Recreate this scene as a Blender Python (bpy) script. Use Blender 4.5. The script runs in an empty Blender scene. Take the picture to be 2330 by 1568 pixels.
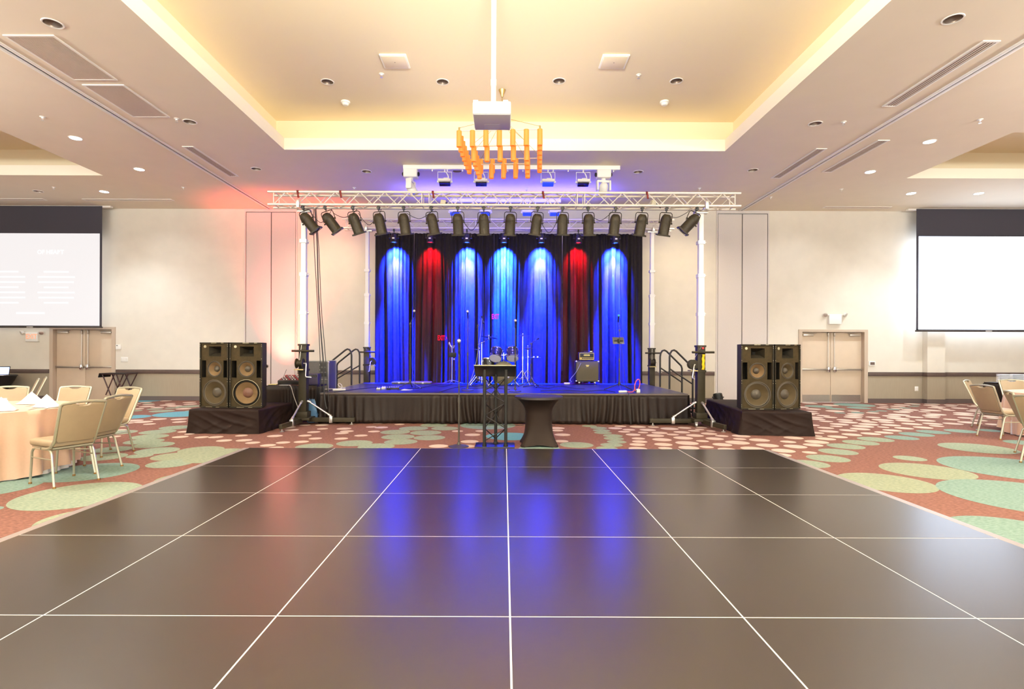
# Hotel ballroom with a stage, seen from the far side of a black dance floor.
W_STR, COVE, DOWN, WASH, HOUSE, LEDP, SWASH, CFILL, REDUP, EXPO = 3.4, 10, 290, 45, 175, 50000, 5000, 90, 1500, 0.35
UPFILL, SCRL, SCRR, LTHR, TRAYFILL = 2000, 0.70, 3.6, 3.4, 14
import bpy, bmesh, math, random
from mathutils import Vector, Matrix, Euler
random.seed(7)
sc = bpy.context.scene
COL = sc.collection
R = math.radians
PI = math.pi

# ------------------------------------------------------------------ camera
F, VX, VY, H = 1226.0, 1147.5, 799.0, 1.45      # focal length in px, principal point, eye height
ROLL = R(0.2)
cam = bpy.data.cameras.new('camera'); camo = bpy.data.objects.new('camera', cam); COL.objects.link(camo)
cam.sensor_width = 36.0; cam.lens = F / 2330 * 36.0
cam.shift_x = (1165 - VX) / 2330; cam.shift_y = (VY - 784) / 2330
camo.location = (0, 0, H); camo.rotation_euler = (PI / 2, -ROLL, 0)
cam.clip_start = 0.05; cam.clip_end = 200
sc.camera = camo

def unroll(px, py):
    dx, dy = px - VX, py - VY
    c, s = math.cos(ROLL), math.sin(ROLL)
    return dx * c + dy * s, -dx * s + dy * c
def P(px, py, Y):                                # measured point at depth Y
    dx, dy = unroll(px, py)
    return Vector((dx * Y / F, Y, H - dy * Y / F))
def G(px, py, Z=0.0):                            # measured point on the level plane Z
    dx, dy = unroll(px, py)
    Y = (H - Z) * F / dy
    return Vector((dx * Y / F, Y, Z))

# ------------------------------------------------------------------ materials
MATS = {}
def mat(name, col, rough=0.6, metal=0.0, noise=0.0, nscale=8.0, bump=0.0, bscale=60.0, emit=None, estr=0.0,
        spec=0.5, sheen=0.0, stretch=None, coat=0.0, trans=0.0, col2=None):
    if name in MATS: return MATS[name]
    m = bpy.data.materials.new(name); m.use_nodes = True
    nt = m.node_tree; b = nt.nodes['Principled BSDF']
    c4 = (*col, 1)
    b.inputs['Base Color'].default_value = c4
    b.inputs['Roughness'].default_value = rough
    b.inputs['Metallic'].default_value = metal
    b.inputs['Specular IOR Level'].default_value = spec
    if sheen: b.inputs['Sheen Weight'].default_value = sheen; b.inputs['Sheen Roughness'].default_value = 0.4
    if coat: b.inputs['Coat Weight'].default_value = coat; b.inputs['Coat Roughness'].default_value = 0.15
    if trans: b.inputs['Transmission Weight'].default_value = trans
    if emit:
        b.inputs['Emission Color'].default_value = (*emit, 1); b.inputs['Emission Strength'].default_value = estr
    tc = nt.nodes.new('ShaderNodeTexCoord')
    mp = nt.nodes.new('ShaderNodeMapping'); nt.links.new(tc.outputs['Object'], mp.inputs['Vector'])
    if stretch: mp.inputs['Scale'].default_value = stretch
    if noise or col2:
        n = nt.nodes.new('ShaderNodeTexNoise'); n.inputs['Scale'].default_value = nscale; n.inputs['Detail'].default_value = 5
        nt.links.new(mp.outputs['Vector'], n.inputs['Vector'])
        r = nt.nodes.new('ShaderNodeValToRGB')
        r.color_ramp.elements[0].position = 0.3; r.color_ramp.elements[1].position = 0.7
        a = col; z = col2 or tuple(min(1, x * (1 + noise)) for x in col)
        if not col2: a = tuple(x * (1 - noise) for x in col)
        r.color_ramp.elements[0].color = (*a, 1); r.color_ramp.elements[1].color = (*z, 1)
        nt.links.new(n.outputs['Fac'], r.inputs['Fac']); nt.links.new(r.outputs['Color'], b.inputs['Base Color'])
    if bump:
        n2 = nt.nodes.new('ShaderNodeTexNoise'); n2.inputs['Scale'].default_value = bscale; n2.inputs['Detail'].default_value = 4
        nt.links.new(mp.outputs['Vector'], n2.inputs['Vector'])
        bp = nt.nodes.new('ShaderNodeBump'); bp.inputs['Strength'].default_value = bump; bp.inputs['Distance'].default_value = 0.01
        nt.links.new(n2.outputs['Fac'], bp.inputs['Height']); nt.links.new(bp.outputs['Normal'], b.inputs['Normal'])
    MATS[name] = m
    return m
def S(r, g, b):                                  # sRGB 0-255 -> linear
    f = lambda v: v / 12.92 if v <= 0.04045 else ((v + 0.055) / 1.055) ** 2.4
    return tuple(f(x / 255) for x in (r, g, b))

# ------------------------------------------------------------------ mesh builder
class MB:
    def __init__(s): s.bm = bmesh.new(); s.mi = 0
    def _mark(s, faces):
        for f in faces: f.material_index = s.mi
    def box(s, c, size, rot=None, bev=0.0, seg=2):
        M = Matrix.Translation(Vector(c))
        if rot is not None: M = M @ (rot.to_4x4() if isinstance(rot, Matrix) else Euler(rot).to_matrix().to_4x4())
        M = M @ Matrix.Diagonal((*size, 1))
        g = bmesh.ops.create_cube(s.bm, size=1.0, matrix=M)
        fs = {f for v in g['verts'] for f in v.link_faces}
        s._mark(fs)
        if bev:
            es = {e for v in g['verts'] for e in v.link_edges}
            o = bmesh.ops.bevel(s.bm, geom=list(es), offset=bev, segments=seg, affect='EDGES', profile=0.5, clamp_overlap=True)
            s._mark(o['faces'])
        return s
    def bb(s, x0, x1, y0, y1, z0, z1, bev=0.0):
        return s.box(((x0+x1)/2, (y0+y1)/2, (z0+z1)/2), (abs(x1-x0), abs(y1-y0), abs(z1-z0)), bev=bev)
    def faces(s, vs, fs):
        v = [s.bm.verts.new(p) for p in vs]
        out = []
        for f in fs:
            try: out.append(s.bm.faces.new([v[i] for i in f]))
            except ValueError: pass
        s._mark(out)
        return v
    def tube(s, pts, r, n=8, closed=False, cap=True):
        pts = [Vector(p) for p in pts]; k = len(pts)
        rs = r if isinstance(r, (list, tuple)) else [r] * k
        tang = []
        for i in range(k):
            a = pts[i-1] if (i > 0 or closed) else pts[i]
            b = pts[(i+1) % k] if (i < k-1 or closed) else pts[i]
            t = (b - a); tang.append(t.normalized() if t.length > 1e-9 else Vector((0, 0, 1)))
        up = Vector((0, 0, 1)) if abs(tang[0].z) < 0.9 else Vector((1, 0, 0))
        u = tang[0].cross(up).normalized()
        rings = []
        for i in range(k):
            t = tang[i]; u = (u - t * u.dot(t))
            u = u.normalized() if u.length > 1e-6 else t.orthogonal().normalized()
            w = t.cross(u)
            rings.append([s.bm.verts.new(pts[i] + (u * math.cos(2*PI*j/n) + w * math.sin(2*PI*j/n)) * rs[i]) for j in range(n)])
        fs = []
        for i in range(k if closed else k-1):
            a, b = rings[i], rings[(i+1) % k]
            for j in range(n):
                fs.append(s.bm.faces.new((a[j], a[(j+1) % n], b[(j+1) % n], b[j])))
        if cap and not closed:
            fs.append(s.bm.faces.new(rings[0][::-1])); fs.append(s.bm.faces.new(rings[-1]))
        s._mark(fs)
        return s
    def cyl(s, p0, p1, r, r2=None, n=16, cap=True):
        return s.tube([p0, p1], [r, r if r2 is None else r2], n=n, cap=cap)
    def lathe(s, prof, n=24, M=None, cap=True, wob=None):
        M = M or Matrix.Identity(4); rings = []
        for (r, z) in prof:
            ring = []
            for j in range(n):
                a = 2*PI*j/n; rr = r * (1 + wob(a, z)) if wob else r
                ring.append(s.bm.verts.new(M @ Vector((rr*math.cos(a), rr*math.sin(a), z))))
            rings.append(ring)
        fs = []
        for a, b in zip(rings, rings[1:]):
            for j in range(n): fs.append(s.bm.faces.new((a[j], a[(j+1) % n], b[(j+1) % n], b[j])))
        if cap:
            if prof[0][0] > 1e-6: fs.append(s.bm.faces.new(rings[0][::-1]))
            if prof[-1][0] > 1e-6: fs.append(s.bm.faces.new(rings[-1]))
        s._mark(fs)
        return s
    def sphere(s, c, r, u=14, v=8, scale=(1, 1, 1), rot=None):
        M = Matrix.Translation(Vector(c))
        if rot is not None: M = M @ Euler(rot).to_matrix().to_4x4()
        M = M @ Matrix.Diagonal((*scale, 1))
        g = bmesh.ops.create_uvsphere(s.bm, u_segments=u, v_segments=v, radius=r, matrix=M)
        s._mark({f for w in g['verts'] for f in w.link_faces})
        return s
    def prism(s, outline, d0, d1, M=None, bev=0.0):     # outline in local XZ, thickness along Y
        M = M or Matrix.Identity(4)
        a = [s.bm.verts.new(M @ Vector((x, d0, z))) for x, z in outline]
        b = [s.bm.verts.new(M @ Vector((x, d1, z))) for x, z in outline]
        fs = [s.bm.faces.new(a), s.bm.faces.new(b[::-1])]
        n = len(a)
        for i in range(n): fs.append(s.bm.faces.new((a[i], b[i], b[(i+1) % n], a[(i+1) % n])))
        s._mark(fs)
        if bev:
            es = set(fs[0].edges) | set(fs[1].edges)
            o = bmesh.ops.bevel(s.bm, geom=list(es), offset=bev, segments=2, affect='EDGES', profile=0.5, clamp_overlap=True)
            s._mark(o['faces'])
        return s
    def grid(s, nu, nv, f, closed_u=False):
        v = [[s.bm.verts.new(f(i, j)) for j in range(nv)] for i in range(nu)]
        fs = []
        for i in range(nu if closed_u else nu-1):
            for j in range(nv-1):
                k = (i+1) % nu
                fs.append(s.bm.faces.new((v[i][j], v[k][j], v[k][j+1], v[i][j+1])))
        s._mark(fs)
        return s
    def obj(s, name, m, parent=None, loc=None, rot=None, smooth=40, label=None):
        bmesh.ops.recalc_face_normals(s.bm, faces=s.bm.faces)
        me = bpy.data.meshes.new(name); s.bm.to_mesh(me); s.bm.free()
        for x in (m if isinstance(m, (list, tuple)) else [m]): me.materials.append(x)
        if smooth and len(me.polygons):
            me.polygons.foreach_set('use_smooth', [True] * len(me.polygons))
            me.set_sharp_from_angle(angle=R(smooth))
        o = bpy.data.objects.new(name, me); COL.objects.link(o)
        if parent is not None: o.parent = parent
        if loc is not None: o.location = loc
        if rot is not None: o.rotation_euler = rot
        if label: o['label'] = label
        return o

def tag(o, label=None, cat=None, group=None, kind=None):
    if label: o['label'] = label
    if cat: o['category'] = cat
    if group: o['group'] = group
    if kind: o['kind'] = kind
    return o
def thing(name, label, cat, loc=(0, 0, 0), rz=0.0, group=None):
    o = bpy.data.objects.new(name, None); COL.objects.link(o)
    o.location = loc; o.rotation_euler = (0, 0, rz); o.empty_display_size = 0.1
    return tag(o, label, cat, group)
def struct(o): o['kind'] = 'structure'; return o
def dup(o, loc=None, rz=None, label=None, group=None, rot=None, parent=None):
    c = o.copy(); COL.objects.link(c)
    if parent is not None: c.parent = parent
    if loc is not None: c.location = loc
    if rz is not None: c.rotation_euler = (0, 0, rz)
    if rot is not None: c.rotation_euler = rot
    if label: c['label'] = label
    if group: c['group'] = group
    for ch in list(o.children): dup(ch, parent=c)
    return c
def text_mesh(name, s, size, m, parent=None, loc=(0, 0, 0), rot=(PI/2, 0, 0), depth=0.002, align='CENTER', bold=0.0, sx=1.0):
    cu = bpy.data.curves.new(name, 'FONT'); cu.body = s; cu.size = size; cu.align_x = align; cu.align_y = 'CENTER'
    cu.extrude = depth; cu.offset = bold
    o = bpy.data.objects.new(name + '_tmp', cu); COL.objects.link(o)
    dg = bpy.context.evaluated_depsgraph_get()
    me = bpy.data.meshes.new_from_object(o.evaluated_get(dg)); me.name = name
    bpy.data.objects.remove(o); bpy.data.curves.remove(cu)
    me.materials.clear(); me.materials.append(m)
    o = bpy.data.objects.new(name, me); COL.objects.link(o)
    o.parent = parent; o.location = loc; o.rotation_euler = rot; o.scale = (sx, 1, 1)
    return o
def arc(c, r, a0, a1, n, plane='xz'):
    out = []
    for i in range(n+1):
        a = a0 + (a1-a0)*i/n
        u, w = r*math.cos(a), r*math.sin(a)
        out.append((c[0]+u, c[1], c[2]+w) if plane == 'xz' else (c[0]+u, c[1]+w, c[2]) if plane == 'xy' else (c[0], c[1]+u, c[2]+w))
    return out
def frame(loc, fwd, up=(0, 0, 1)):               # matrix whose +Y looks along fwd
    y = Vector(fwd).normalized(); x = y.cross(Vector(up)).normalized(); z = x.cross(y)
    M = Matrix((x, y, z)).transposed().to_4x4(); M.translation = Vector(loc); return M
def ordinal(i): return ['first', 'second', 'third', 'fourth', 'fifth', 'sixth', 'seventh', 'eighth', 'ninth', 'tenth',
    'eleventh', 'twelfth', 'thirteenth', 'fourteenth', 'fifteenth', 'sixteenth'][i]

# palette
M_wall = mat('wall_vinyl', S(222, 215, 201), 0.75, noise=0.03, nscale=3, bump=0.05, bscale=120)
M_wains = mat('wainscot_vinyl', S(160, 148, 128), 0.75, noise=0.06, nscale=14, stretch=(12, 1, 0.3))
M_rail = mat('dark_wood_trim', S(82, 66, 60), 0.5, noise=0.1, nscale=20)
M_base = mat('vinyl_base', S(92, 80, 78), 0.5)
M_airwall = mat('airwall_vinyl', S(214, 206, 200), 0.7, noise=0.02, nscale=40)
M_seam = mat('dark_seam', S(60, 52, 48), 0.6)
M_ceil = mat('ceiling_paint', S(231, 220, 199), 0.85, noise=0.015, nscale=2)
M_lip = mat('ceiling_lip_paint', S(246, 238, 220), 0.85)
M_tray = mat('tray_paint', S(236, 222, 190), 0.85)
M_white = mat('white_enamel', S(240, 238, 232), 0.45)
M_whitemat = mat('white_plastic', S(235, 230, 222), 0.5)
M_silver = mat('aluminium', S(214, 208, 198), 0.32, metal=0.85)
M_chrome = mat('chrome', S(225, 225, 228), 0.12, metal=1.0)
M_black = mat('black_metal', S(27, 25, 22), 0.45)
M_blackmat = mat('matt_black', S(20, 18, 17), 0.75)
M_olive = mat('worn_black_paint', S(48, 42, 32), 0.5, noise=0.25, nscale=18)
M_rubber = mat('black_rubber', S(22, 21, 21), 0.85)
M_frame = mat('door_frame_paint', S(190, 172, 152), 0.5)
M_door = mat('door_laminate', S(206, 186, 162), 0.5, noise=0.02, nscale=6)
M_steel = mat('brushed_steel', S(190, 182, 172), 0.3, metal=0.9, noise=0.05, nscale=30)
M_brass = mat('dull_brass', S(190, 165, 110), 0.35, metal=0.8)
# ================================================================== ROOM SHELL
YW, ZC, ZT = 15.46, 5.5, 6.2
# floor with the carpet's circles laid into the same sheet
def carpet(name, a, b, sc_=62):
    return mat(name, S(*a), 0.95, col2=S(*b), nscale=sc_, spec=0.1, stretch=(0.38, 1.2, 1), bump=0.25, bscale=400)
C_red = carpet('carpet_rust', (92, 62, 54), (140, 98, 86))
C_cream = carpet('carpet_cream', (190, 166, 150), (210, 188, 170))
C_green = carpet('carpet_sage', (110, 124, 108), (154, 160, 138))
C_teal = carpet('carpet_teal', (94, 118, 108), (136, 154, 142))
C_olive = carpet('carpet_moss', (114, 122, 102), (156, 158, 132))
C_blue = carpet('carpet_aqua', (80, 134, 148), (112, 162, 172))
fl = MB(); fl.bb(-16.7, 16.7, -4, 15.6, -0.1, 0.0)
layer = [0]
def disc(c, r, mi, n=40, z=None):
    layer[0] += 1
    z = (0.0008 + layer[0] * 0.0000025) if z is None else z
    fl.mi = mi
    fl.faces([(c[0] + r*math.cos(2*PI*i/n), c[1] + r*math.sin(2*PI*i/n), z) for i in range(n)], [list(range(n))])
PLACED = []
def spot_px(cx, cy, a, mi, dense=False):
    g = G(cx, cy)
    m = g.x / g.y; r = a * g.y / F / math.sqrt(1 + m*m)
    PLACED.append((g.x, g.y, r)); disc(g, r, mi)
CREAM, GREEN, TEAL, OLIVE, BLUE = 1, 2, 3, 4, 5
def ext(ytop, ybot, xe, side, mi, ym=None):
    # circle from its far and near rows and the column its flank touches
    ym = ym or (ytop+ybot)/2
    yf = G(xe, ytop).y; yn = G(xe, ybot).y; r = (yf-yn)/2; cy = (yf+yn)/2
    m = unroll(xe, ym)[0] / F
    cx = cy*m + side*r*math.sqrt(1+m*m)
    PLACED.append((cx, cy, r)); disc((cx, cy), r, mi, 64)
z1 = lambda x, y, a: (200 + x/5.065, 900 + y/5.065, a/5.065)
z2 = lambda x, y, a: (560 + x/3.883, 930 + y/3.883, a/3.883)
z3 = lambda x, y, a: (1240 + x/4.66, 930 + y/4.66, a/4.66)
z4 = lambda x, y, a: (1700 + x/3.698, 900 + y/3.698, a/3.698)
for t in [(900,62,70),(700,105,75),(1170,80,80),(920,110,95),(1180,100,80),(500,118,85),(680,128,95),(800,138,80),(1000,122,90),(560,155,90),
          (480,140,70),(815,273,98),(1050,274,98),(525,290,120),(640,305,115),(1055,305,85),(710,330,76),(460,318,80),(400,355,70),(380,397,70),
          (290,475,95),(1110,418,80),(1170,445,60),(1065,478,98),(1310,482,85),(1475,480,90),(1570,520,95),(1800,517,98),(1900,545,88),
          (2155,467,93),(2250,543,85),(2075,575,94),(1770,463,75),(2165,605,95)]: spot_px(*z1(*t), CREAM)
for t in [(405,188,62),(675,178,50),(865,177,66),(598,207,60),(845,217,62),(890,200,62),(1105,162,48),(1195,166,60),(1130,202,54),(1015,238,60),
          (840,265,62),(612,264,60),(488,293,68),(1868,199,50),(2075,198,50),(2000,231,70),(1975,291,80),(1700,331,86),(1950,332,70),(1170,128,50),
          (1355,139,45),(670,145,60),(520,145,50),(380,165,60),(520,238,60)]: spot_px(*z2(*t), CREAM)
for t in [(800,187,64),(985,193,88),(745,208,75),(890,224,68),(1090,226,88),(1320,213,98),(1480,204,74),(840,245,65),(1040,253,56),(1215,257,87),
          (1450,250,88),(1580,235,64),(935,276,80),(1170,286,95),(1355,275,66),(1740,266,88),(1590,285,95),(1875,290,72),(990,317,72),(1465,311,106),
          (1800,319,98),(2065,322,72),(1005,350,82),(1240,329,104),(1670,344,70),(980,381,84),(1255,380,98),(1505,365,125),(2040,360,132),(1880,382,106),
          (985,424,100),(1275,420,76),(1525,415,112),(1715,407,76),(2250,335,88),(2200,424,130),(1930,432,100),(130,207,80),(130,232,65),(185,277,86),
          (170,345,80),(1660,200,60),(1760,238,50),(1150,196,60),(1640,222,50),(2080,290,100)]: spot_px(*z3(*t), CREAM)
for t in [(105,375,88),(345,390,70),(585,391,105),(170,420,98),(405,430,102),(555,417,88),(305,465,104),(525,480,66),(290,500,85),(390,357,86),
          (590,342,45),(660,365,90),(760,348,88),(880,330,88),(1040,322,88),(590,315,60),(685,302,86),(850,294,78),(950,282,88),(1150,312,82),
          (1220,294,84),(1320,276,84),(660,273,72),(555,250,56),(975,260,95),(750,260,55),(775,243,82),(1020,243,88),(1145,267,52),(1480,270,88),
          (1210,250,85),(1385,240,90),(1560,238,88),(665,218,60),(850,226,84),(590,200,70),(820,207,70),(975,208,60),(1140,207,96),(1030,223,70),
          (1330,213,85),(890,184,80),(1500,211,88),(700,184,60),(640,170,58),(780,112,40),(1150,92,40)]: spot_px(*z4(*t), CREAM)
for t in [(400,973,39),(359,983,43.5),(340,994,46),(328,1004.6,48),(350,1012.5,49),(358,1025.8,53),(318,1037.6,32),(270,984,45),(255,1023,50),
          (235,1040,58),(338,918,13),(304,935,21),(352,931,19),(368,935.5,30),(392,928.6,17),(430,925,30),(450,935,30)]: spot_px(*t, GREEN)
for t in [(458,1024,54),(505,1031,65),(400,1038.6,58),(387,1055,56),(478,1043,62)]: spot_px(*t, OLIVE if t[0] > 390 else GREEN)
ext(1072, 1107, 348, 1, OLIVE); ext(1153, 1212, 71, 1, OLIVE)
ext(1053.7, 1099, 318.5, -1, TEAL); ext(1096, 1162.7, 13.7, 1, GREEN); ext(1084, 1141, 104, -1, TEAL); spot_px(-20, 1159, 30, TEAL)
spot_px(300, 949, 46, BLUE); spot_px(417, 942, 70, BLUE); spot_px(265, 964, 18, BLUE); spot_px(330, 912, 40, BLUE); spot_px(440, 972, 22, TEAL)
for t in [(603,335,170),(958,305,162),(1150,335,165),(1367,293,148),(1342,250,148),(1318,207,133),(1480,175,130),(1620,257,140),(1588,213,138),
          (1660,146,120),(1755,175,120)]: spot_px(*z2(*t), GREEN)
spot_px(1110, 968, 63, TEAL); spot_px(1160, 993, 55, BLUE); spot_px(1250, 1020, 24, TEAL); spot_px(1225, 1021, 45, TEAL)
for t in [(470,185,80),(570,205,90),(600,232,92),(615,256,95),(720,288,105),(730,318,108),(760,352,105),(705,385,120),(655,420,115),(335,385,180)]:
    spot_px(*z3(*t), GREEN)
for t in [(510,575,190),(680,530,190),(765,474,172),(830,428,166),(955,397,160),(1080,370,160)]: spot_px(*z4(*t), GREEN)
for t in [(1300,356,150),(1425,328,155),(1565,308,150),(1800,300,150),(2040,295,120),(900,80,180),(600,92,120),(740,112,85),(940,105,105),
          (780,147,50),(930,145,60),(1130,130,50),(1230,118,60),(1330,106,50),(1400,92,50),(1420,80,40),(1060,135,50)]: spot_px(*z4(*t), TEAL)
ext(1075.8, 1122.3, 1902.3, 1, OLIVE); ext(1053, 1092.5, 1998.8, 1, OLIVE); ext(1037, 1049.5, 2031, 1, GREEN); ext(1007.6, 1033, 2132.7, 1, GREEN)
ext(1038, 1099, 2130.5, 1, TEAL); ext(1090.6, 1183, 2128.6, 1, TEAL); ext(1173.7, 1270, 2143, 1, TEAL); ext(1001.4, 1015, 2281, 1, TEAL)
# the pattern's farther rows, too fine to measure one by one
def clear(x, y, r):
    for a, b, c in PLACED:
        if (x-a)**2 + (y-b)**2 < (r + c + 0.03)**2: return False
    return True
rd = random.Random(3)
def fill(x0, x1, y0, y1, r0, r1, n, mi):
    for _ in range(n):
        x, y, r = rd.uniform(x0, x1), rd.uniform(y0, y1), rd.uniform(r0, r1)
        if clear(x, y, r): PLACED.append((x, y, r)); disc((x, y), r, mi, 24)
fill(4.6, 15.5, 10.6, 15.3, 0.12, 0.22, 1500, CREAM)
fill(-12.5, -7.2, 11.5, 15.2, 0.12, 0.18, 110, CREAM)
fill(-11, -5.8, 8, 12.5, 0.25, 0.45, 60, GREEN)
fill(-4.0, -2.6, 8.3, 10.6, 0.1, 0.15, 14, CREAM)
fill(4.2, 6.2, 9.9, 14.5, 0.12, 0.18, 80, CREAM)
fill(5.6, 12, 1, 5, 0.4, 0.8, 40, TEAL); fill(-12, -5.0, 1, 4.6, 0.4, 0.8, 40, TEAL)
struct(fl.obj('floor', [C_red, C_cream, C_green, C_teal, C_olive, C_blue], smooth=0))

# back wall in sections: full-height sections, two recessed double doors, two movable-wall pockets
LD, RD, DT = (-12.96, -11.22), (8.505, 10.345), 2.03
w = MB()
for a, b in ((-16.5, LD[0]), (LD[1], -7.46), (-5.95, 6.07), (7.58, RD[0]), (RD[1], 16.5)): w.bb(a, b, YW, YW+0.2, 0, ZC)
for a, b in (LD, RD): w.bb(a, b, YW, YW+0.2, DT, ZC)
wb = struct(w.obj('wall_back', M_wall, smooth=0))
segs = ((-16.5, LD[0]-0.09), (LD[1]+0.09, -7.5), (-5.92, 6.03), (7.62, RD[0]-0.09), (RD[1]+0.09, 16.5))
wn = MB()
for a, b in segs: wn.bb(a, b, YW-0.006, YW, 0.11, 0.78)
wn.obj('wainscot', M_wains, wb, smooth=0)
w = MB()
for a, b in segs: w.bb(a, b, YW-0.03, YW-0.002, 0.77, 0.885, bev=0.006)
struct(w.obj('trim_1', M_rail))
w = MB()
for a, b in segs: w.bb(a, b, YW-0.018, YW-0.002, 0, 0.125)
struct(w.obj('baseboard_back', M_base, smooth=0))
# pilaster under the screen beside the far right door
px0, px1 = 12.0, 12.5
w = MB(); w.bb(px0, px1, YW-0.18, YW+0.05, 0, ZC); p = struct(w.obj('wall_pilaster', M_wall, smooth=0))
w = MB(); w.bb(px0-0.006, px1+0.006, YW-0.186, YW-0.01, 0.11, 0.78); w.obj('wainscot', M_wains, p, smooth=0)
w = MB(); w.bb(px0-0.025, px1+0.025, YW-0.205, YW-0.01, 0.77, 0.885, bev=0.006); w.obj('chair_rail', M_rail, p)
w = MB(); w.bb(px0-0.016, px1+0.016, YW-0.198, YW-0.01, 0, 0.125); w.obj('baseboard', M_base, p, smooth=0)
# side walls
for nm, x in (('wall_left', -16.6), ('wall_right', 16.6)):
    w = MB(); w.bb(x-0.1, x+0.1, -4, YW+0.2, 0, ZC); struct(w.obj(nm, M_wall, smooth=0))

# pockets of the movable partition
for n, (a, b, sgn) in enumerate(((-7.46, -5.95, -1), (6.07, 7.58, 1))):
    d = bpy.data.objects.new('door_%d' % (n+3), None); COL.objects.link(d); d.location = ((a+b)/2, YW, 0); struct(d)
    top = 5.40
    seam = (P(617, 700, YW).x if n == 0 else P(1688, 700, YW).x)
    for l, r in ((a+0.05, seam-0.012), (seam+0.012, b-0.05)):
        q = MB(); q.bb(l, r, YW-0.012, YW+0.05, 0.03, top, bev=0.004); q.obj('door_leaf', M_airwall, d, loc=(-d.location.x, -YW, 0))
    q = MB(); q.bb(a+0.03, b-0.03, YW+0.01, YW+0.06, 0, top+0.01); q.obj('seam_backing', M_seam, d, loc=(-d.location.x, -YW, 0), smooth=0)
    q = MB()
    q.bb(a, a+0.035, YW-0.02, YW+0.05, 0, ZC-0.001); q.bb(b-0.035, b, YW-0.02, YW+0.05, 0, ZC-0.001); q.bb(a+0.0352, b-0.0352, YW-0.02, YW+0.05, top+0.02, ZC-0.001)
    q.obj('door_frame', M_airwall, d, loc=(-d.location.x, -YW, 0), smooth=0)
    q = MB(); hx = P(607, 834, YW) if n == 0 else Vector((b-0.3, YW, 0.98))
    q.lathe([(0.0, 0.0), (0.035, 0.0), (0.05, 0.012), (0.062, 0.012), (0.062, 0.0)], 20, frame((hx.x, YW-0.012, hx.z), (0, 0, 1), (0, -1, 0)) )
    if n == 0: q.obj('flush_pull', M_steel, d, loc=(-d.location.x, -YW, 0))
    else: q.bm.free()

# recessed double doors
def double_door(nm, x0, x1, kick, plate_label=None):
    d = bpy.data.objects.new(nm, None); COL.objects.link(d); d.location = ((x0+x1)/2, YW, 0); struct(d)
    W = x1-x0; hw = W/2; D = 0.10
    q = MB()
    q.bb(-hw-0.07, -hw+0.03, -0.03, 0.18, 0, DT-0.0005); q.bb(hw-0.03, hw+0.07, -0.03, 0.18, 0, DT-0.0005); q.bb(-hw-0.07, hw+0.07, -0.03, 0.18, DT, DT+0.07)
    q.obj('door_frame', M_frame, d, smooth=0)
    q = MB(); q.bb(-hw, hw, 0.16, 0.19, 0, DT); q.obj('threshold_backing', M_seam, d, smooth=0)
    for s in (-1, 1):
        a, b = sorted((s*0.006, s*(hw-0.035)))
        q = MB(); q.bb(a, b, D, D+0.045, 0.012, DT-0.008, bev=0.003); leaf = q.obj('door_leaf', M_door, d)
        if kick:
            q = MB(); q.bb(a+0.02, b-0.02, D-0.003, D-0.0002, 0.02, 0.22); q.obj('kick_plate', M_steel, leaf, smooth=0)
        q = MB(); q.bb(a+0.02, b-0.02, D-0.075, D-0.03, 0.93, 0.98, bev=0.008); q.obj('panic_bar', M_steel, leaf)
        xa = s*0.09
        q = MB(); q.box((xa, D-0.045, 0.955), (0.075, 0.085, 0.16), bev=0.02, seg=3); q.obj('bar_latch', M_chrome, leaf)
        q = MB(); q.cyl((xa, D-0.03, 1.03), (xa, D-0.03, DT-0.1), 0.009, n=8); q.box((xa, D-0.03, DT-0.07), (0.035, 0.05, 0.11), bev=0.008); q.obj('latch_rod', M_steel, leaf)
        q = MB(); c = s*(hw-0.25); q.box((c, D-0.035, DT-0.085), (0.30, 0.055, 0.05), bev=0.006)
        q.cyl((c, D-0.04, DT-0.055), (c-s*0.22, D-0.07, DT-0.03), 0.009, n=6); q.obj('door_closer', M_silver, leaf)
    return d
double_door('door_1', *LD, False); double_door('door_2', *RD, True)

# ceiling: soffit with three raised trays, holes where the cans are recessed
cans = []      # (x, y, z, lit)
TM = (-4.455, 4.437, -6.0, 10.87); TL = (-15.5, -9.34, 9.9, 12.52); TR = (9.33, 15.5, 9.9, 12.52)
for px, py in ((120,53),(432,277),(583,384),(834,390),(1040,389),(1452,391),(1713,387),(1855,281),(2168,43)): cans.append((G(px, py, ZC), False))
for px, py in ((172,314),(317,385),(237,436),(2115,322),(1980,391),(2073,440),(2227,440)): cans.append((G(px, py, ZC), True))
cans.append((G(87, 435, ZC), False))
tray_cans = [(G(px, py, ZT), False) for px, py in ((745,186),(1007,186),(1272,184),(1539,184))]
def loop(bm, pts):
    v = [bm.verts.new(p) for p in pts]
    return [bm.edges.new((v[i], v[(i+1) % len(v)])) for i in range(len(v))]
def rect(t, z): return [(t[0], t[2], z), (t[1], t[2], z), (t[1], t[3], z), (t[0], t[3], z)]
def circ(c, r, z, n=24): return [(c.x + r*math.cos(2*PI*i/n), c.y + r*math.sin(2*PI*i/n), z) for i in range(n)]
RC = 0.105
q = MB(); es = loop(q.bm, rect((-16.7, 16.7, -6.2, 15.7), ZC))
for t in (TM, TL, TR): es += loop(q.bm, rect(t, ZC))
for c, l in cans: es += loop(q.bm, circ(c, RC, ZC))
bmesh.ops.triangle_fill(q.bm, use_beauty=True, use_dissolve=False, edges=es)
ceil = struct(q.obj('ceiling', M_ceil, smooth=0))
LIP, SET = 0.235, 0.28
q = MB()
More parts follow.
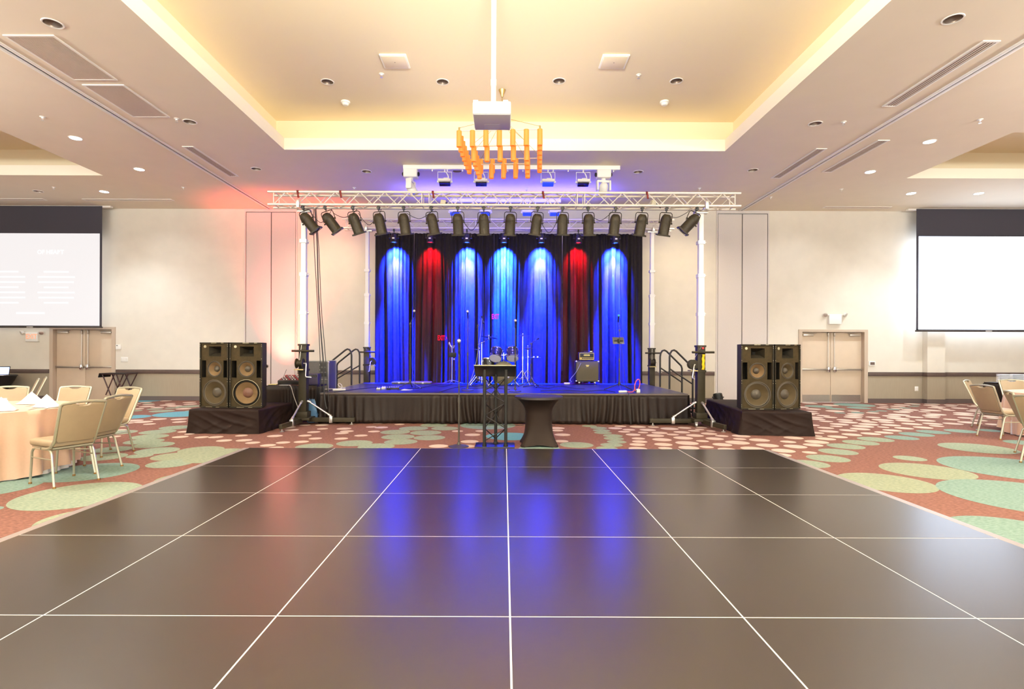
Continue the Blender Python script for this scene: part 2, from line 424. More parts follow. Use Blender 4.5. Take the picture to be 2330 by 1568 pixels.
for t in (TM, TL, TR):
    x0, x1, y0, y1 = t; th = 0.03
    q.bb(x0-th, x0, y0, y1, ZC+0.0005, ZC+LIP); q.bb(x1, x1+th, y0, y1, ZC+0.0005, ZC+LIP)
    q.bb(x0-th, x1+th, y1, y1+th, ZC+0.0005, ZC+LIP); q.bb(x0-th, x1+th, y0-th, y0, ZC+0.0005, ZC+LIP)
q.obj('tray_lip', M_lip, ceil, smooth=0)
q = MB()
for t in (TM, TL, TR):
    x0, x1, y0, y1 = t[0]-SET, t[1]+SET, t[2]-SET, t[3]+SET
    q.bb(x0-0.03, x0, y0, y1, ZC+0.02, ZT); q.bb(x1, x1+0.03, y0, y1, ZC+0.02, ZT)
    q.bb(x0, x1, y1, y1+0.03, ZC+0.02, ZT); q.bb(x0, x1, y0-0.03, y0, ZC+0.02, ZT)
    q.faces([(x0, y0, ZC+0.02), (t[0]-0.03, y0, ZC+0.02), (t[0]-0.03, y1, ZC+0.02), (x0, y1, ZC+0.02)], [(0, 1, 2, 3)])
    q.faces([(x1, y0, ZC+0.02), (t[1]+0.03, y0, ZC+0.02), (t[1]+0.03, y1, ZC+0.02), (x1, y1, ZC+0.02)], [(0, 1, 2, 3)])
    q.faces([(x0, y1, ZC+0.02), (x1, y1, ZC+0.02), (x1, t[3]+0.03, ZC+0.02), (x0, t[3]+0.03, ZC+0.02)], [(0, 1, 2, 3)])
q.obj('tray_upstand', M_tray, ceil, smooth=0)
q = MB()
x0, x1, y0, y1 = TM[0]-SET, TM[1]+SET, TM[2]-SET, TM[3]+SET
es = loop(q.bm, rect((x0, x1, y0, y1), ZT))
for c, l in tray_cans: es += loop(q.bm, circ(c, RC, ZT))
bmesh.ops.triangle_fill(q.bm, use_beauty=True, use_dissolve=False, edges=es)
for t in (TL, TR): q.faces(rect((t[0]-SET, t[1]+SET, t[2]-SET, t[3]+SET), ZT), [(0, 1, 2, 3)])
q.obj('tray_top', M_tray, ceil, smooth=0)
# roof slab above (keeps light from leaking through the thin soffit)
# partition tracks
for n, x in enumerate((-6.72, 6.75)):
    q = MB(); q.bb(x-0.075, x-0.015, -3.5, 15.4, ZC-0.022, ZC-0.001, bev=0.004); q.bb(x+0.02, x+0.08, -3.5, 15.4, ZC-0.016, ZC-0.001, bev=0.004)
    t = struct(q.obj('trim_%d' % (n+2), M_white))
    q = MB(); q.bb(x-0.0148, x+0.0198, -3.5, 15.4, ZC-0.004, ZC-0.0005); q.obj('track_slot', M_seam, t, smooth=0)

# downlights
M_can = mat('can_reflector', S(150, 132, 118), 0.35, metal=0.6)
M_lit = mat('lit_lamp', (1, 1, 1), 0.5, emit=(0.80, 0.93, 1.0), estr=14)
M_unlit = mat('unlit_lamp', S(150, 138, 128), 0.4)
dl = None
LB_OFF = ['unlit recessed downlight in soffit before the large return grille', 'unlit recessed downlight in soffit just past the second return grille',
  'unlit recessed downlight between tray corner and slot diffuser on the left', 'unlit recessed downlight in soffit left of the white lighting rail',
  'unlit recessed downlight just behind the white lighting rail and chandelier', 'unlit recessed downlight in soffit right of the white lighting rail',
  'unlit recessed downlight beside the short diffuser in right soffit', 'unlit recessed downlight by sprinkler in right soffit near tray edge',
  'unlit recessed downlight near the long slot diffuser at top right']
LB_ON = ['lit cool white downlight in front of the left side tray', 'lit cool white downlight between partition track and left tray corner',
  'lit cool white downlight behind left tray near the diffuser', 'lit cool white downlight in front of right side tray beside sprinkler',
  'lit cool white downlight past the slot diffuser by right tray', 'lit cool white downlight behind right tray near screen top corner',
  'lit cool white downlight above the right projection screen']
LB = LB_OFF + LB_ON + ['unlit recessed downlight behind the left side tray above screen']
LB_T = ['unlit tray downlight above the smoke detector on the left', 'unlit tray downlight just left of the projector pole',
  'unlit tray downlight just right of the chandelier canopy', 'unlit tray downlight above the smoke detector on the right']
def downlight(c, z, lit, label):
    global dl
    key = 'lit' if lit else 'off'
    dl = dl or {}
    if key in dl: return dup(dl[key], (c.x, c.y, z), label=label)
    t = thing('lit_downlight' if lit else 'downlight', label, 'ceiling light', (c.x, c.y, z), group='lit downlights in the side bays' if lit else 'unlit downlights')
    q = MB(); q.lathe([(0.104, 0.002), (0.098, -0.008), (0.112, -0.009), (0.118, -0.001), (0.104, -0.0005)], 28, cap=False); q.obj('trim_ring', M_whitemat, t)
    q = MB(); q.lathe([(0.103, -0.001), (0.09, 0.07), (0.07, 0.11), (0.0, 0.11)], 28, cap=False); q.obj('reflector', M_lit if lit else M_can, t)
    q = MB(); q.sphere((0, 0, 0.10 if not lit else 0.03), 0.045 if not lit else 0.07, scale=(1, 1, 0.6 if not lit else 0.3)); q.obj('lamp', M_lit if lit else M_unlit, t)
    dl[key] = t
    return t
for (c, l), s in zip(cans, LB): downlight(c, ZC, l, s)
for (c, l), s in zip(tray_cans, LB_T):
    o = downlight(c, ZT, l, s); o['group'] = 'unlit downlights in the tray'

# grilles and slot diffusers
M_grille = mat('grille_slats', S(214, 196, 180), 0.5); M_gdark = mat('grille_depth', S(104, 84, 74), 0.8)
def grille(name, label, cat, x0, x1, y0, y1, n, along='y', group=None, dark=0.5, z=ZC):
    t = thing(name, label, cat, ((x0+x1)/2, (y0+y1)/2, z), group=group)
    hx, hy = (x1-x0)/2, (y1-y0)/2; b = 0.03
    q = MB(); q.bb(-hx, hx, -hy, -hy+b, -0.014, -0.001); q.bb(-hx, hx, hy-b, hy, -0.014, -0.001); q.bb(-hx, -hx+b, -hy+b, hy-b, -0.014, -0.001); q.bb(hx-b, hx, -hy+b, hy-b, -0.014, -0.001)
    q.obj('frame', M_whitemat, t, smooth=0)
    q = MB(); q.bb(-hx+b, hx-b, -hy+b, hy-b, -0.003, -0.0012); q.obj('backing', M_gdark, t, smooth=0)
    q = MB()
    span = (hx-b if along == 'y' else hy-b); pitch = 2*span/n
    for i in range(n):
        u = -span + (i+0.5)*pitch
        wd = pitch*dark/2
        if along == 'y': q.bb(u-wd, u+wd, -hy+b, hy-b, -0.011, -0.004)
        else: q.bb(-hx+b, hx-b, u-wd, u+wd, -0.011, -0.004)
    q.obj('slats', M_grille, t, smooth=0)
    return t
grille('return_grille', 'large slatted return air grille, the one nearer the camera', 'vent', -6.47, -5.81, 6.93, 8.08, 26, group=None, dark=0.62)
grille('return_grille', 'large slatted return air grille next to the soffit downlight', 'vent', -6.46, -5.82, 8.22, 9.36, 26, dark=0.62)
grille('slot_diffuser', 'slot diffuser between left partition track and left tray corner', 'vent', -6.42, -6.19, 10.7, 12.54, 4, dark=0.45)
grille('slot_diffuser', 'longest slot diffuser running beside the right partition track', 'vent', 6.19, 6.42, 6.98, 8.86, 4, dark=0.45)
grille('slot_diffuser', 'short slot diffuser on tray side of right partition track', 'vent', 6.18, 6.40, 10.7, 12.53, 4, dark=0.45)
grille('slot_diffuser', 'slot diffuser on screen side of right partition track', 'vent', 7.1, 7.33, 10.26, 12.1, 4, dark=0.45)
grille('slot_diffuser', 'crosswise slot diffuser in front of the left projection screen', 'vent', -13.9, -12.4, 14.45, 14.62, 3, 'x', dark=0.45)
grille('slot_diffuser', 'crosswise slot diffuser over wall beside left projection screen', 'vent', -11.35, -8.95, 14.45, 14.62, 3, 'x', dark=0.45)
grille('slot_diffuser', 'crosswise slot diffuser over wall beside right projection screen', 'vent', 8.9, 10.75, 14.95, 15.12, 3, 'x', dark=0.45)

# sprinklers
sp0 = None
SPL = [((97,266),ZC,'small sprinkler head in left side ceiling before the tray'),((402,270),ZC,'small sprinkler head beside the downlight past the grilles'),
  ((122,426),ZC,'small sprinkler head behind left side tray above screen'),((417,426),ZC,'small sprinkler head over the left pocket wall area'),
  ((806,427),ZC,'small sprinkler head above left half of front truss'),((1198,428),ZC,'small sprinkler head above middle of the front truss'),
  ((1592,428),ZC,'small sprinkler head above right end of front truss'),((1920,277),ZC,'small sprinkler head beside the downlight in right soffit'),
  ((2230,272),ZC,'small sprinkler head in right side ceiling before tray'),((1915,430),ZC,'small sprinkler head behind diffuser in right side ceiling'),
  ((868,168),ZT,'small sprinkler head under the left ceiling speaker tile'),((1453,170),ZT,'small sprinkler head by the right ceiling speaker tile'),
  ((1754,448),ZC,'small white sensor hanging beside right partition track')]
for (px, py), z, lab in SPL:
    c = G(px, py, z)
    if sp0: dup(sp0, c, label=lab); continue
    t = sp0 = thing('sprinkler_head', lab, 'sprinkler', c, group='ceiling sprinklers')
    q = MB(); q.lathe([(0.045, -0.001), (0.045, -0.006), (0.02, -0.014), (0.015, -0.03), (0.0, -0.03)], 16); q.obj('escutcheon', M_white, t)
    q = MB(); q.tube([(0.012, 0, -0.028), (0.018, 0, -0.045), (0.006, 0, -0.06)], 0.0035, 6); q.tube([(-0.012, 0, -0.028), (-0.018, 0, -0.045), (-0.006, 0, -0.06)], 0.0035, 6)
    q.lathe([(0, -0.058), (0.024, -0.06), (0.024, -0.064), (0, -0.065)], 14); q.obj('pendant_deflector', M_silver, t)
# smoke detectors
sd = None
for (px, py), lab in (((786,231), 'white smoke detector in tray near the chandelier left side'), ((1512,231), 'white smoke detector in tray near its right end')):
    c = G(px, py, ZT)
    if sd: dup(sd, c, label=lab); continue
    t = sd = thing('smoke_detector', lab, 'smoke detector', c, group='tray smoke detectors')
    q = MB(); q.lathe([(0.085, -0.001), (0.085, -0.03), (0.075, -0.036), (0, -0.036)], 24); q.obj('base', M_white, t)
    q = MB(); q.lathe([(0.065, -0.036), (0.06, -0.06), (0.045, -0.075), (0.0, -0.078)], 24); q.obj('cap', M_white, t)
# ceiling speakers
M_spk = mat('speaker_tile', S(232, 218, 190), 0.6)
def csp(pts, lab, old):
    a, b, c, d = [G(x, y, ZT) for x, y in pts]
    cx, cy = (a.x+b.x+c.x+d.x)/4, (a.y+b.y+c.y+d.y)/4
    if old: return dup(old, (cx, cy, ZT), label=lab)
    t = thing('ceiling_speaker', lab, 'speaker', (cx, cy, ZT), group='square ceiling speakers')
    q = MB(); q.box((0, 0, -0.014), (0.44, 0.42, 0.025), bev=0.012, seg=3); q.obj('housing', M_white, t)
    q = MB(); q.box((0, 0, -0.0295), (0.38, 0.36, 0.006), bev=0.0028); q.obj('cover', M_spk, t)
    q = MB(); q.cyl((0, 0, -0.034), (0, 0, -0.032), 0.008); q.obj('logo_badge', M_gdark, t)
    return t
c1 = csp(((867,121),(918,121),(931,153),(878,154)), 'square ceiling speaker tile left of the projector pole', None)
csp(((1376,122),(1429,122),(1418,154),(1365,154)), 'square ceiling speaker tile right of the projector pole', c1)

# wall devices
def wallbox(name, lab, cat, px0, px1, py0, py1, depth, parts):
    a, b = P(px0, py0, YW), P(px1, py1, YW); W, Hh = b.x-a.x, a.z-b.z
    t = thing(name, lab, cat, ((a.x+b.x)/2, YW, b.z))
    q = MB(); q.box((0, -depth/2-0.001, Hh/2), (W, depth, Hh), bev=0.006); q.obj('body' if parts != 'outlet' else 'plate', M_white, t)
    if parts == 'screen': q = MB(); q.box((0, -depth-0.002, Hh*0.5), (W*0.72, 0.004, Hh*0.6)); q.obj('screen', M_gdark, t, smooth=0)
    if parts == 'switch':
        for s in (-1, 0, 1): q = MB(); q.box((s*W*0.28, -depth-0.003, Hh/2), (W*0.18, 0.008, Hh*0.55), rot=(0.1, 0, 0)); q.obj('rocker', M_white, t)
    if parts == 'outlet':
        for s in (0.3, 0.7): q = MB(); q.box((0, -depth-0.002, Hh*s), (W*0.5, 0.006, Hh*0.26), bev=0.003); q.obj('socket', M_whitemat, t)
    if parts == 'sensor': q = MB(); q.box((-W*0.2, -depth-0.002, Hh*0.8), (W*0.3, 0.004, Hh*0.15)); q.obj('sensor', M_seam, t, smooth=0)
wallbox('thermostat', 'small white thermostat on wall beside the left double door', 'thermostat', 264.5, 276, 784, 795.5, 0.03, 'sensor')
wallbox('light_switch', 'white three-gang switch plate below the left wall thermostat', 'switch', 275.5, 291.5, 812.5, 823.5, 0.012, 'switch')
wallbox('thermostat', 'white thermostat with dark screen beside the right double door', 'thermostat', 1976.5, 1990.5, 822, 832.5, 0.03, 'screen')
wallbox('wall_outlet', 'white outlet plate on wainscot right of the double door', 'outlet', 2081, 2089, 879.5, 890, 0.01, 'outlet')
wallbox('wall_outlet', 'white outlet plate on wainscot behind the right truss mast', 'outlet', 1586, 1590, 878, 890, 0.01, 'outlet')

# exit signs with emergency heads
M_exit = mat('exit_red', S(226, 130, 100), 0.5, emit=S(255, 190, 150), estr=0.45)
def exit_sign(lab, px0, px1, py0, py1, lettered):
    a, b = P(px0, py0, YW), P(px1, py1, YW); W, Hh = b.x-a.x, a.z-b.z
    t = thing('exit_sign', lab, 'exit sign', ((a.x+b.x)/2, YW, b.z))
    q = MB(); q.box((0, -0.04, Hh/2), (W, 0.075, Hh), bev=0.006); q.obj('housing', M_white, t)
    if lettered: text_mesh('lettering', 'EXIT', Hh*0.72, M_exit, t, (0, -0.0795, Hh*0.52), sx=0.82, bold=0.004)
    for s in (-1, 1):
        M = frame((s*(W/2+0.11), -0.075, Hh*0.93), (s*0.5, -0.8, -0.35))
        q = MB(); q.cyl((s*(W/2-0.01), -0.04, Hh*0.9), (s*(W/2+0.1), -0.05, Hh*0.93), 0.012, n=8)
        q.lathe([(0.0, -0.06), (0.035, -0.055), (0.06, 0.0), (0.065, 0.02), (0.0, 0.02)], 16, M @ Matrix.Rotation(-PI/2, 4, 'X')); h = q.obj('lamp_head', M_whitemat, t)
        q = MB(); q.lathe([(0.0, 0.024), (0.05, 0.022), (0.055, 0.0202)], 16, M @ Matrix.Rotation(-PI/2, 4, 'X')); q.obj('lens', M_silver, h)
exit_sign('white EXIT sign with twin lamp heads under left screen', 63, 90.5, 756, 777.5, True)
exit_sign('blank white emergency sign with twin lamp heads above right door', 1883.5, 1911.5, 715.5, 738, False)

# projection screens
M_scrL = mat('lit_screen_pink', S(60, 60, 60), 0.9, emit=(1.0, 0.955, 0.95), estr=SCRL); M_scrLt = mat('lit_screen_pink_text', S(60, 60, 60), 0.9, emit=(1, 1, 1), estr=SCRL*1.15)
M_scrR = mat('lit_screen_white', S(60, 60, 60), 0.9, emit=(0.72, 0.82, 1.0), estr=SCRR); M_scrRt = mat('lit_screen_white_text', S(60, 60, 60), 0.9, emit=(1, 1, 1), estr=SCRR*1.2)
M_scr_b = mat('screen_drop_cloth', S(62, 60, 70), 0.8)
def pscreen(lab, x0, x1, zb, side):
    M_scr_w, M_scr_t = (M_scrL, M_scrLt) if side < 0 else (M_scrR, M_scrRt)
    Y = YW-0.34
    t = thing('projection_screen', lab, 'projection screen', ((x0+x1)/2, Y, 0)); W = x1-x0; h = W/2
    zt = 4.71; m = 0.06
    q = MB(); q.bb(-h, h, -0.004, 0.004, zt, ZC-0.02); q.bb(-h, -h+m, -0.004, 0.004, zb, zt); q.bb(h-m, h, -0.004, 0.004, zb, zt); q.bb(-h, h, -0.004, 0.004, zb, zb+0.03); q.obj('black_drop', M_scr_b, t, smooth=0)
    q = MB(); q.bb(-h+m, h-m, -0.003, 0.003, zb+0.03, zt); im = q.obj('image_area', M_scr_w, t, smooth=0)
    q = MB(); q.bb(-h-0.02, h+0.02, -0.022, 0.022, zb-0.035, zb+0.008, bev=0.01); q.obj('bottom_bar', M_seam, t)
    q = MB(); q.bb(-h-0.22, h+0.22, 0.01, 0.12, ZC-0.05, ZC-0.004, bev=0.006); q.obj('roller_mount', M_whitemat, t)
    q = MB(); q.bb(-0.09, 0.09, -0.024, -0.0222, zb-0.02, zb+0.0); q.obj('badge', M_white, t, smooth=0)
    # faint projected slide: a heading and two columns of lines
    text_mesh('slide_heading', 'OF HEART', 0.16, M_scr_t, im, (h*0.28 if side < 0 else -h*0.1, -0.0045, zt-0.53), depth=0.0008, bold=0.006)
    for cxl, n0 in ((-h*0.33, 0), (h*0.36, 3)):
        for i in range(7):
            wd = 0.32 + 0.22*abs(math.sin(i*2.1+n0)); zz = zt - 1.08 - i*0.145
            text_mesh('slide_line', 'nnnnnnnn', 0.085, M_scr_t, im, (cxl, -0.0045, zz), depth=0.0008, bold=0.012, sx=wd*2.2) if False else None
            q = MB(); q.box((cxl, -0.0045, zz), (wd*2, 0.001, 0.045), bev=0.0004); q.obj('slide_line', M_scr_t, im, smooth=0)
    q = MB(); q.box((0, -0.0045, zb+0.38), (0.8, 0.001, 0.06)); q.obj('slide_line', M_scr_t, im, smooth=0)
pscreen('glowing white projection screen above left EXIT sign and door', -15.3, P(232, 600, YW-0.34).x, 2.09, -1)
pscreen('glowing white projection screen over the right wall pilaster', P(2085, 600, YW-0.34).x, 15.6, 2.07, 1)
# ================================================================== DANCE FLOOR
M_panel = mat('dance_panel', S(46, 39, 34), 0.27, spec=1.0)
def scuffs(m):                                    # shoe scuffs and dust: worn patches that stay on the laminate
    nt = m.node_tree; b = nt.nodes['Principled BSDF']
    tc = nt.nodes.new('ShaderNodeTexCoord'); mp = nt.nodes.new('ShaderNodeMapping'); mp.inputs['Scale'].default_value = (3.0, 9.0, 1); mp.inputs['Rotation'].default_value = (0, 0, 0.35)
    nt.links.new(tc.outputs['Object'], mp.inputs['Vector'])
    n = nt.nodes.new('ShaderNodeTexNoise'); n.inputs['Scale'].default_value = 2.2; n.inputs['Detail'].default_value = 5; n.inputs['Roughness'].default_value = 0.72
    nt.links.new(mp.outputs['Vector'], n.inputs['Vector'])
    r = nt.nodes.new('ShaderNodeMapRange'); r.inputs['From Min'].default_value = 0.60; r.inputs['From Max'].default_value = 0.78; r.inputs['To Max'].default_value = 0.07
    nt.links.new(n.outputs['Fac'], r.inputs['Value'])
    mx = nt.nodes.new('ShaderNodeMix'); mx.data_type = 'RGBA'
    nt.links.new(r.outputs['Result'], mx.inputs['Factor']); mx.inputs[6].default_value = (*S(46, 39, 34), 1); mx.inputs[7].default_value = (*S(120, 108, 96), 1)
    nt.links.new(mx.outputs[2], b.inputs['Base Color'])
    r2 = nt.nodes.new('ShaderNodeMapRange'); r2.inputs['From Min'].default_value = 0.3; r2.inputs['From Max'].default_value = 0.75; r2.inputs['To Min'].default_value = 0.26; r2.inputs['To Max'].default_value = 0.29
    nt.links.new(n.outputs['Fac'], r2.inputs['Value'])
scuffs(M_panel); M_panel.node_tree.nodes['Principled BSDF'].inputs['IOR'].default_value = 1.6
M_edge = mat('floor_edge_strip', S(160, 148, 144), 0.4, metal=0.3)
M_seamw = mat('panel_edge_metal', S(240, 232, 220), 0.35)
DX0, DP, DY1, DZ = -3.75, 1.262, 7.936, 0.014
df = thing('dance_floor', 'large black portable dance floor of square panels with pale seams', 'dance floor', (0, 0, 0))
NR = 6; DYP = 1.2555
DX1, DY0 = DX0 + 6*DP, DY1 - NR*DYP
q = MB(); q.bb(DX0, DX1, DY0, DY1, 0.003, DZ-0.0015); q.obj('seam_trim', M_seamw, df, smooth=0)
for i in range(6):
    for j in range(NR):
        cx, cy = DX0 + (i+0.5)*DP, DY1 - (j+0.5)*DYP
        q = MB(); q.bb(-DP/2+0.005, DP/2-0.005, -DYP/2+0.005, DYP/2-0.005, 0.0, 0.004)
        o = q.obj('floor_panel', M_panel, df, loc=(cx, cy, DZ-0.004), smooth=0)
        o.rotation_euler = (0, 0, PI*((i+j) % 2))
e = 0.10
for nm, a in (('a', [(DX0-e, DY0), (DX0-e, DY1+e*0.3), (DX0, DY1), (DX0, DY0)]), ('b', [(DX1, DY0), (DX1, DY1), (DX1+e, DY1+e*0.3), (DX1+e, DY0)]),
              ('c', [(DX0, DY1), (DX0-e, DY1+e*0.3), (DX1+e, DY1+e*0.3), (DX1, DY1)])):
    zs = {'a': (0.004, 0.004, DZ, DZ), 'b': (DZ, DZ, 0.004, 0.004), 'c': (DZ, 0.004, 0.004, DZ)}[nm]
    q = MB(); v = [(x, y, z) for (x, y), z in zip(a, zs)] + [(x, y, 0.001) for x, y in a]
    q.faces(v, [(0, 1, 2, 3), (0, 4, 5, 1), (1, 5, 6, 2), (2, 6, 7, 3), (3, 7, 4, 0), (4, 7, 6, 5)])
    q.obj('edge_ramp', M_edge, df, smooth=0)

# ================================================================== STAGE
M_deck = mat('stage_deck', S(34, 31, 33), 0.36, noise=0.12, nscale=6, bump=0.03, bscale=20)
M_skirt = mat('black_polyester', S(30, 21, 17), 0.5, noise=0.12, nscale=30, spec=0.18)
M_velour = mat('black_velour', S(38, 33, 33), 0.85, spec=0.15, bump=0.3, bscale=9, noise=0.1, nscale=12)
SX, SY0, SY1, SZ = 3.667, 10.77, 14.18, 0.607
st = thing('stage', 'low black stage with pleated black skirt in front of curtain', 'stage', (0, 0, 0))
nx, ny = 4, 2
for i in range(nx):
    for j in range(ny):
        x0, x1 = -SX + 2*SX*i/nx, -SX + 2*SX*(i+1)/nx; y0, y1 = SY0 + (SY1-SY0)*j/ny, SY0 + (SY1-SY0)*(j+1)/ny
        q = MB(); q.bb(x0+0.003, x1-0.003, y0+0.003, y1-0.003, SZ-0.06, SZ); q.obj('deck_panel', M_deck, st, smooth=0)
        for lx in (x0+0.06, x1-0.06):
            pass
q = MB(); zz = SZ-0.012
q.bb(-SX-0.006, SX+0.006, SY0-0.008, SY0+0.002, SZ-0.07, SZ-0.001); q.bb(-SX-0.006, -SX+0.002, SY0, SY1, SZ-0.07, SZ-0.001); q.bb(SX-0.002, SX+0.006, SY0, SY1, SZ-0.07, SZ-0.001)
q.obj('deck_edge', mat('deck_edge_metal', S(92, 80, 72), 0.4, metal=0.5), st, smooth=0)
def pleated(length, z0, z1, pitch, rnd, amp=0.065, per=9, flare=0.05):
    """wavy cloth strip in local XZ facing -Y"""
    n = int(length/pitch)*per; rr = random.Random(rnd); ph = [rr.uniform(0, 6) for _ in range(6)]; nz = 9
    def f(i, j):
        x = length*i/n; t = j/(nz-1); z = z1 + (z0-z1)*t
        k = x/pitch
        fold = math.sin(2*PI*k + 0.9*math.sin(k*0.7+ph[0]) + 0.5*t*math.sin(k*2.3+ph[5])); fold = math.copysign(abs(fold)**0.7, fold)
        drift = 0.04*t*t*math.sin(k*0.55+ph[1]) + 0.025*t*t*math.sin(k*1.31+ph[2])
        a = amp*(0.55+0.45*math.sin(k*0.37+ph[3])) * (0.6+0.9*t)
        y = -0.012 - a*(fold*0.5+0.5) - flare*t*t*(0.5+0.5*math.sin(k*0.8+ph[4]))
        return Vector((x + drift*(1-abs(2*x/length-1)**8), y, z + (0.008*abs(math.sin(k*0.9+ph[5])) if j == nz-1 else 0)))
    return n+1, nz, f
def cloth_strip(nm, m, parent, length, z0, z1, pitch, M, rnd, **k):
    q = MB(); a, b, f = pleated(length, z0, z1, pitch, rnd, **k)
    q.grid(a, b, lambda i, j: M @ f(i, j)); o = q.obj(nm, m, parent, smooth=180)
    md = o.modifiers.new('thick', 'SOLIDIFY'); md.thickness = 0.004; md.offset = 0
    return o
cloth_strip('skirt', M_skirt, st, 2*SX, 0.008, SZ-0.03, 0.17, Matrix.Translation((-SX, SY0-0.008, 0)), 1)
cloth_strip('skirt', M_skirt, st, SY1-SY0, 0.008, SZ-0.03, 0.17, Matrix.Translation((SX+0.008, SY0, 0)) @ Matrix.Rotation(PI/2, 4, 'Z'), 2, flare=0.02)
cloth_strip('skirt', M_skirt, st, SY1-SY0, 0.008, SZ-0.03, 0.17, Matrix.Translation((-SX-0.008, SY1, 0)) @ Matrix.Rotation(-PI/2, 4, 'Z'), 3, flare=0.02)

# stairs with twin handrails at each end of the stage
M_railm = mat('handrail_steel', S(38, 34, 30), 0.4, metal=0.4)
def stairs(label, side, ya, yb, xtop, xlow, ztop, zlow):
    t = thing('stage_stairs', label, 'stairs', (xtop, (ya+yb)/2, 0)); s = side
    ox, oy = xtop, (ya+yb)/2
    for i, (zz, d) in enumerate(((0.40, 0.02), (0.20, 0.27))):
        q = MB(); xx = sorted((s*(0.075+d), s*(0.075+d+0.25))); q.bb(xx[0], xx[1], ya-oy+0.03, yb-oy-0.03, zz-0.04, zz); q.obj('tread', M_deck, t)
    q = MB()
    for y in (ya-oy+0.025, yb-oy-0.025):
        x0, x1 = s*0.1, s*0.6
        q.tube([(x0, y, 0.40), (x1, y, 0.02)], 0.02, 6)
    q.obj('stringer', M_railm, t)
    for y in (ya-oy, yb-oy):
        L = s*(xlow-xtop)*s
        pts = [(0, y, SZ+0.004), (0, y, ztop-0.16)]
        dx = (xlow-xtop); sl = (zlow-ztop)/dx
        pts += [(0.012*s, y, ztop-0.08), (0.05*s, y, ztop-0.02), (0.10*s, y, ztop-0.005), (0.15*s, y, ztop-0.03)]
        pts += [(dx-0.06*s, y, zlow+0.03), (dx-0.02*s, y, zlow-0.01), (dx, y, zlow-0.07), (dx, y, 0.004)]
        q = MB(); q.tube(pts, 0.021, 10)
        q.tube([(0, y, ztop-0.42), (dx, y, zlow-0.40)], 0.017, 8)
        q.obj('handrail', M_railm, t)
    return t
stairs('stage stairs with black handrails beside the yellow strapped mast', 1, 12.06, 12.79, 3.60, 4.12, 1.49, 1.125)
stairs('stage stairs with black handrails beside the road case', -1, 13.05, 13.78, -3.60, -4.18, 1.49, 1.13)
for o in COL.objects:
    if o.name.startswith('stage_stairs'): o.location.x += 0.10 * (1 if o.location.x > 0 else -1)

# ================================================================== BACKDROP CURTAIN
CY = 14.60
M_pipe = M_silver
def curtain(label, xa, xb, z0, z1, rnd, y=CY):
    L = xb-xa; rr = random.Random(rnd); nz = 26; n = int(L*64)
    p = [rr.uniform(0, 6.28) for _ in range(8)]
    VAL = []; vx = rr.uniform(0.12, 0.25)
    while vx < L-0.06: VAL.append((vx, rr.uniform(0.022, 0.045), rr.uniform(0.08, 0.16), rr.uniform(-0.05, 0.05))); vx += rr.uniform(0.2, 0.42)
    def f(i, j):
        x = L*i/n; t = j/(nz-1); z = z1 + (z0-z1)*t
        k = x/0.30
        top = 0.022*math.sin(2*PI*x/0.105+p[0]) * max(0, 1-t*1.6)
        big = (0.06*math.sin(2*PI*k*0.82+p[1]+0.5*math.sin(x*3+p[2])) + 0.035*math.sin(2*PI*k*1.63+p[3]) + 0.012*math.sin(2*PI*k*3.1+p[4]))*(0.35+0.65*min(1, t*1.7))
        crea = 0.004*math.sin(x*55+z*21+p[5])*math.sin(z*8+x*13+p[6])
        dx = 0.045*t*math.sin(k*1.1+p[7]+z*0.6)*math.sin(PI*i/n)
        val = 0.0
        for vx, vw, vd, vs in VAL:
            e_ = (x - vx - vs*t)/vw
            val += vd*math.exp(-e_*e_)*(0.25+0.75*min(1, t*2.2))
        return Vector((xa+x+dx - (xa+xb)/2, top+big*0.62+crea+min(val, 0.17), z))
    t = thing('stage_curtain', label, 'curtain', ((xa+xb)/2, y, 0), group='black backdrop curtain panels')
    q = MB(); q.grid(n+1, nz, f); o = q.obj('cloth', M_velour, t, smooth=180)
    md = o.modifiers.new('thick', 'SOLIDIFY'); md.thickness = 0.006
    q = MB(); q.grid(n+1, 2, lambda i, j: f(i, 0) + Vector((0, -0.004, 0.002-0.09*j))); q.obj('heading_band', M_velour, t, smooth=180)
    return t
ct, cb = 4.63, 0.02
B = [P(x, 700, CY).x for x in (854, 942, 1037, 1124, 1279, 1371, 1461)]
CL = ['outermost blue lit curtain panel beside the left rear mast', 'dark red lit curtain panel behind the left mic stand', 'blue lit curtain panel behind the round base mic stand',
      'wide blue curtain panel behind the drum kit', 'dark red lit curtain panel behind the amplifier', 'outermost blue lit curtain panel by the right rear mast']
for i in range(6): curtain(CL[i], B[i]+(0.008 if i == 4 else 0.001), B[i+1]-(0.008 if i == 3 else 0.001), cb, ct, 20+i, CY)

# red EXIT letters glowing through the cloth
M_glow = mat('exit_glow', S(30, 4, 8), 0.8, spec=0.1, emit=(1.0, 0.006, 0.03), estr=0.75)
for (px, py, arrow, lab) in ((1004, 769.5, True, 'red glowing EXIT with arrow showing through dark curtain panel'), (1127, 721, False, 'red glowing EXIT showing through the blue curtain above drums')):
    c = P(px, py, CY-0.14); t = thing('exit_sign', lab, 'exit sign', c)
    text_mesh('lettering', 'EXIT', 0.185, M_glow, t, (0, 0, 0), depth=0.003, bold=0.006, sx=0.52)
    if arrow:
        q = MB(); q.tube([(0.125, 0, 0.04), (0.15, 0, 0), (0.125, 0, -0.04)], 0.007, 5); q.obj('arrow', M_glow, t)

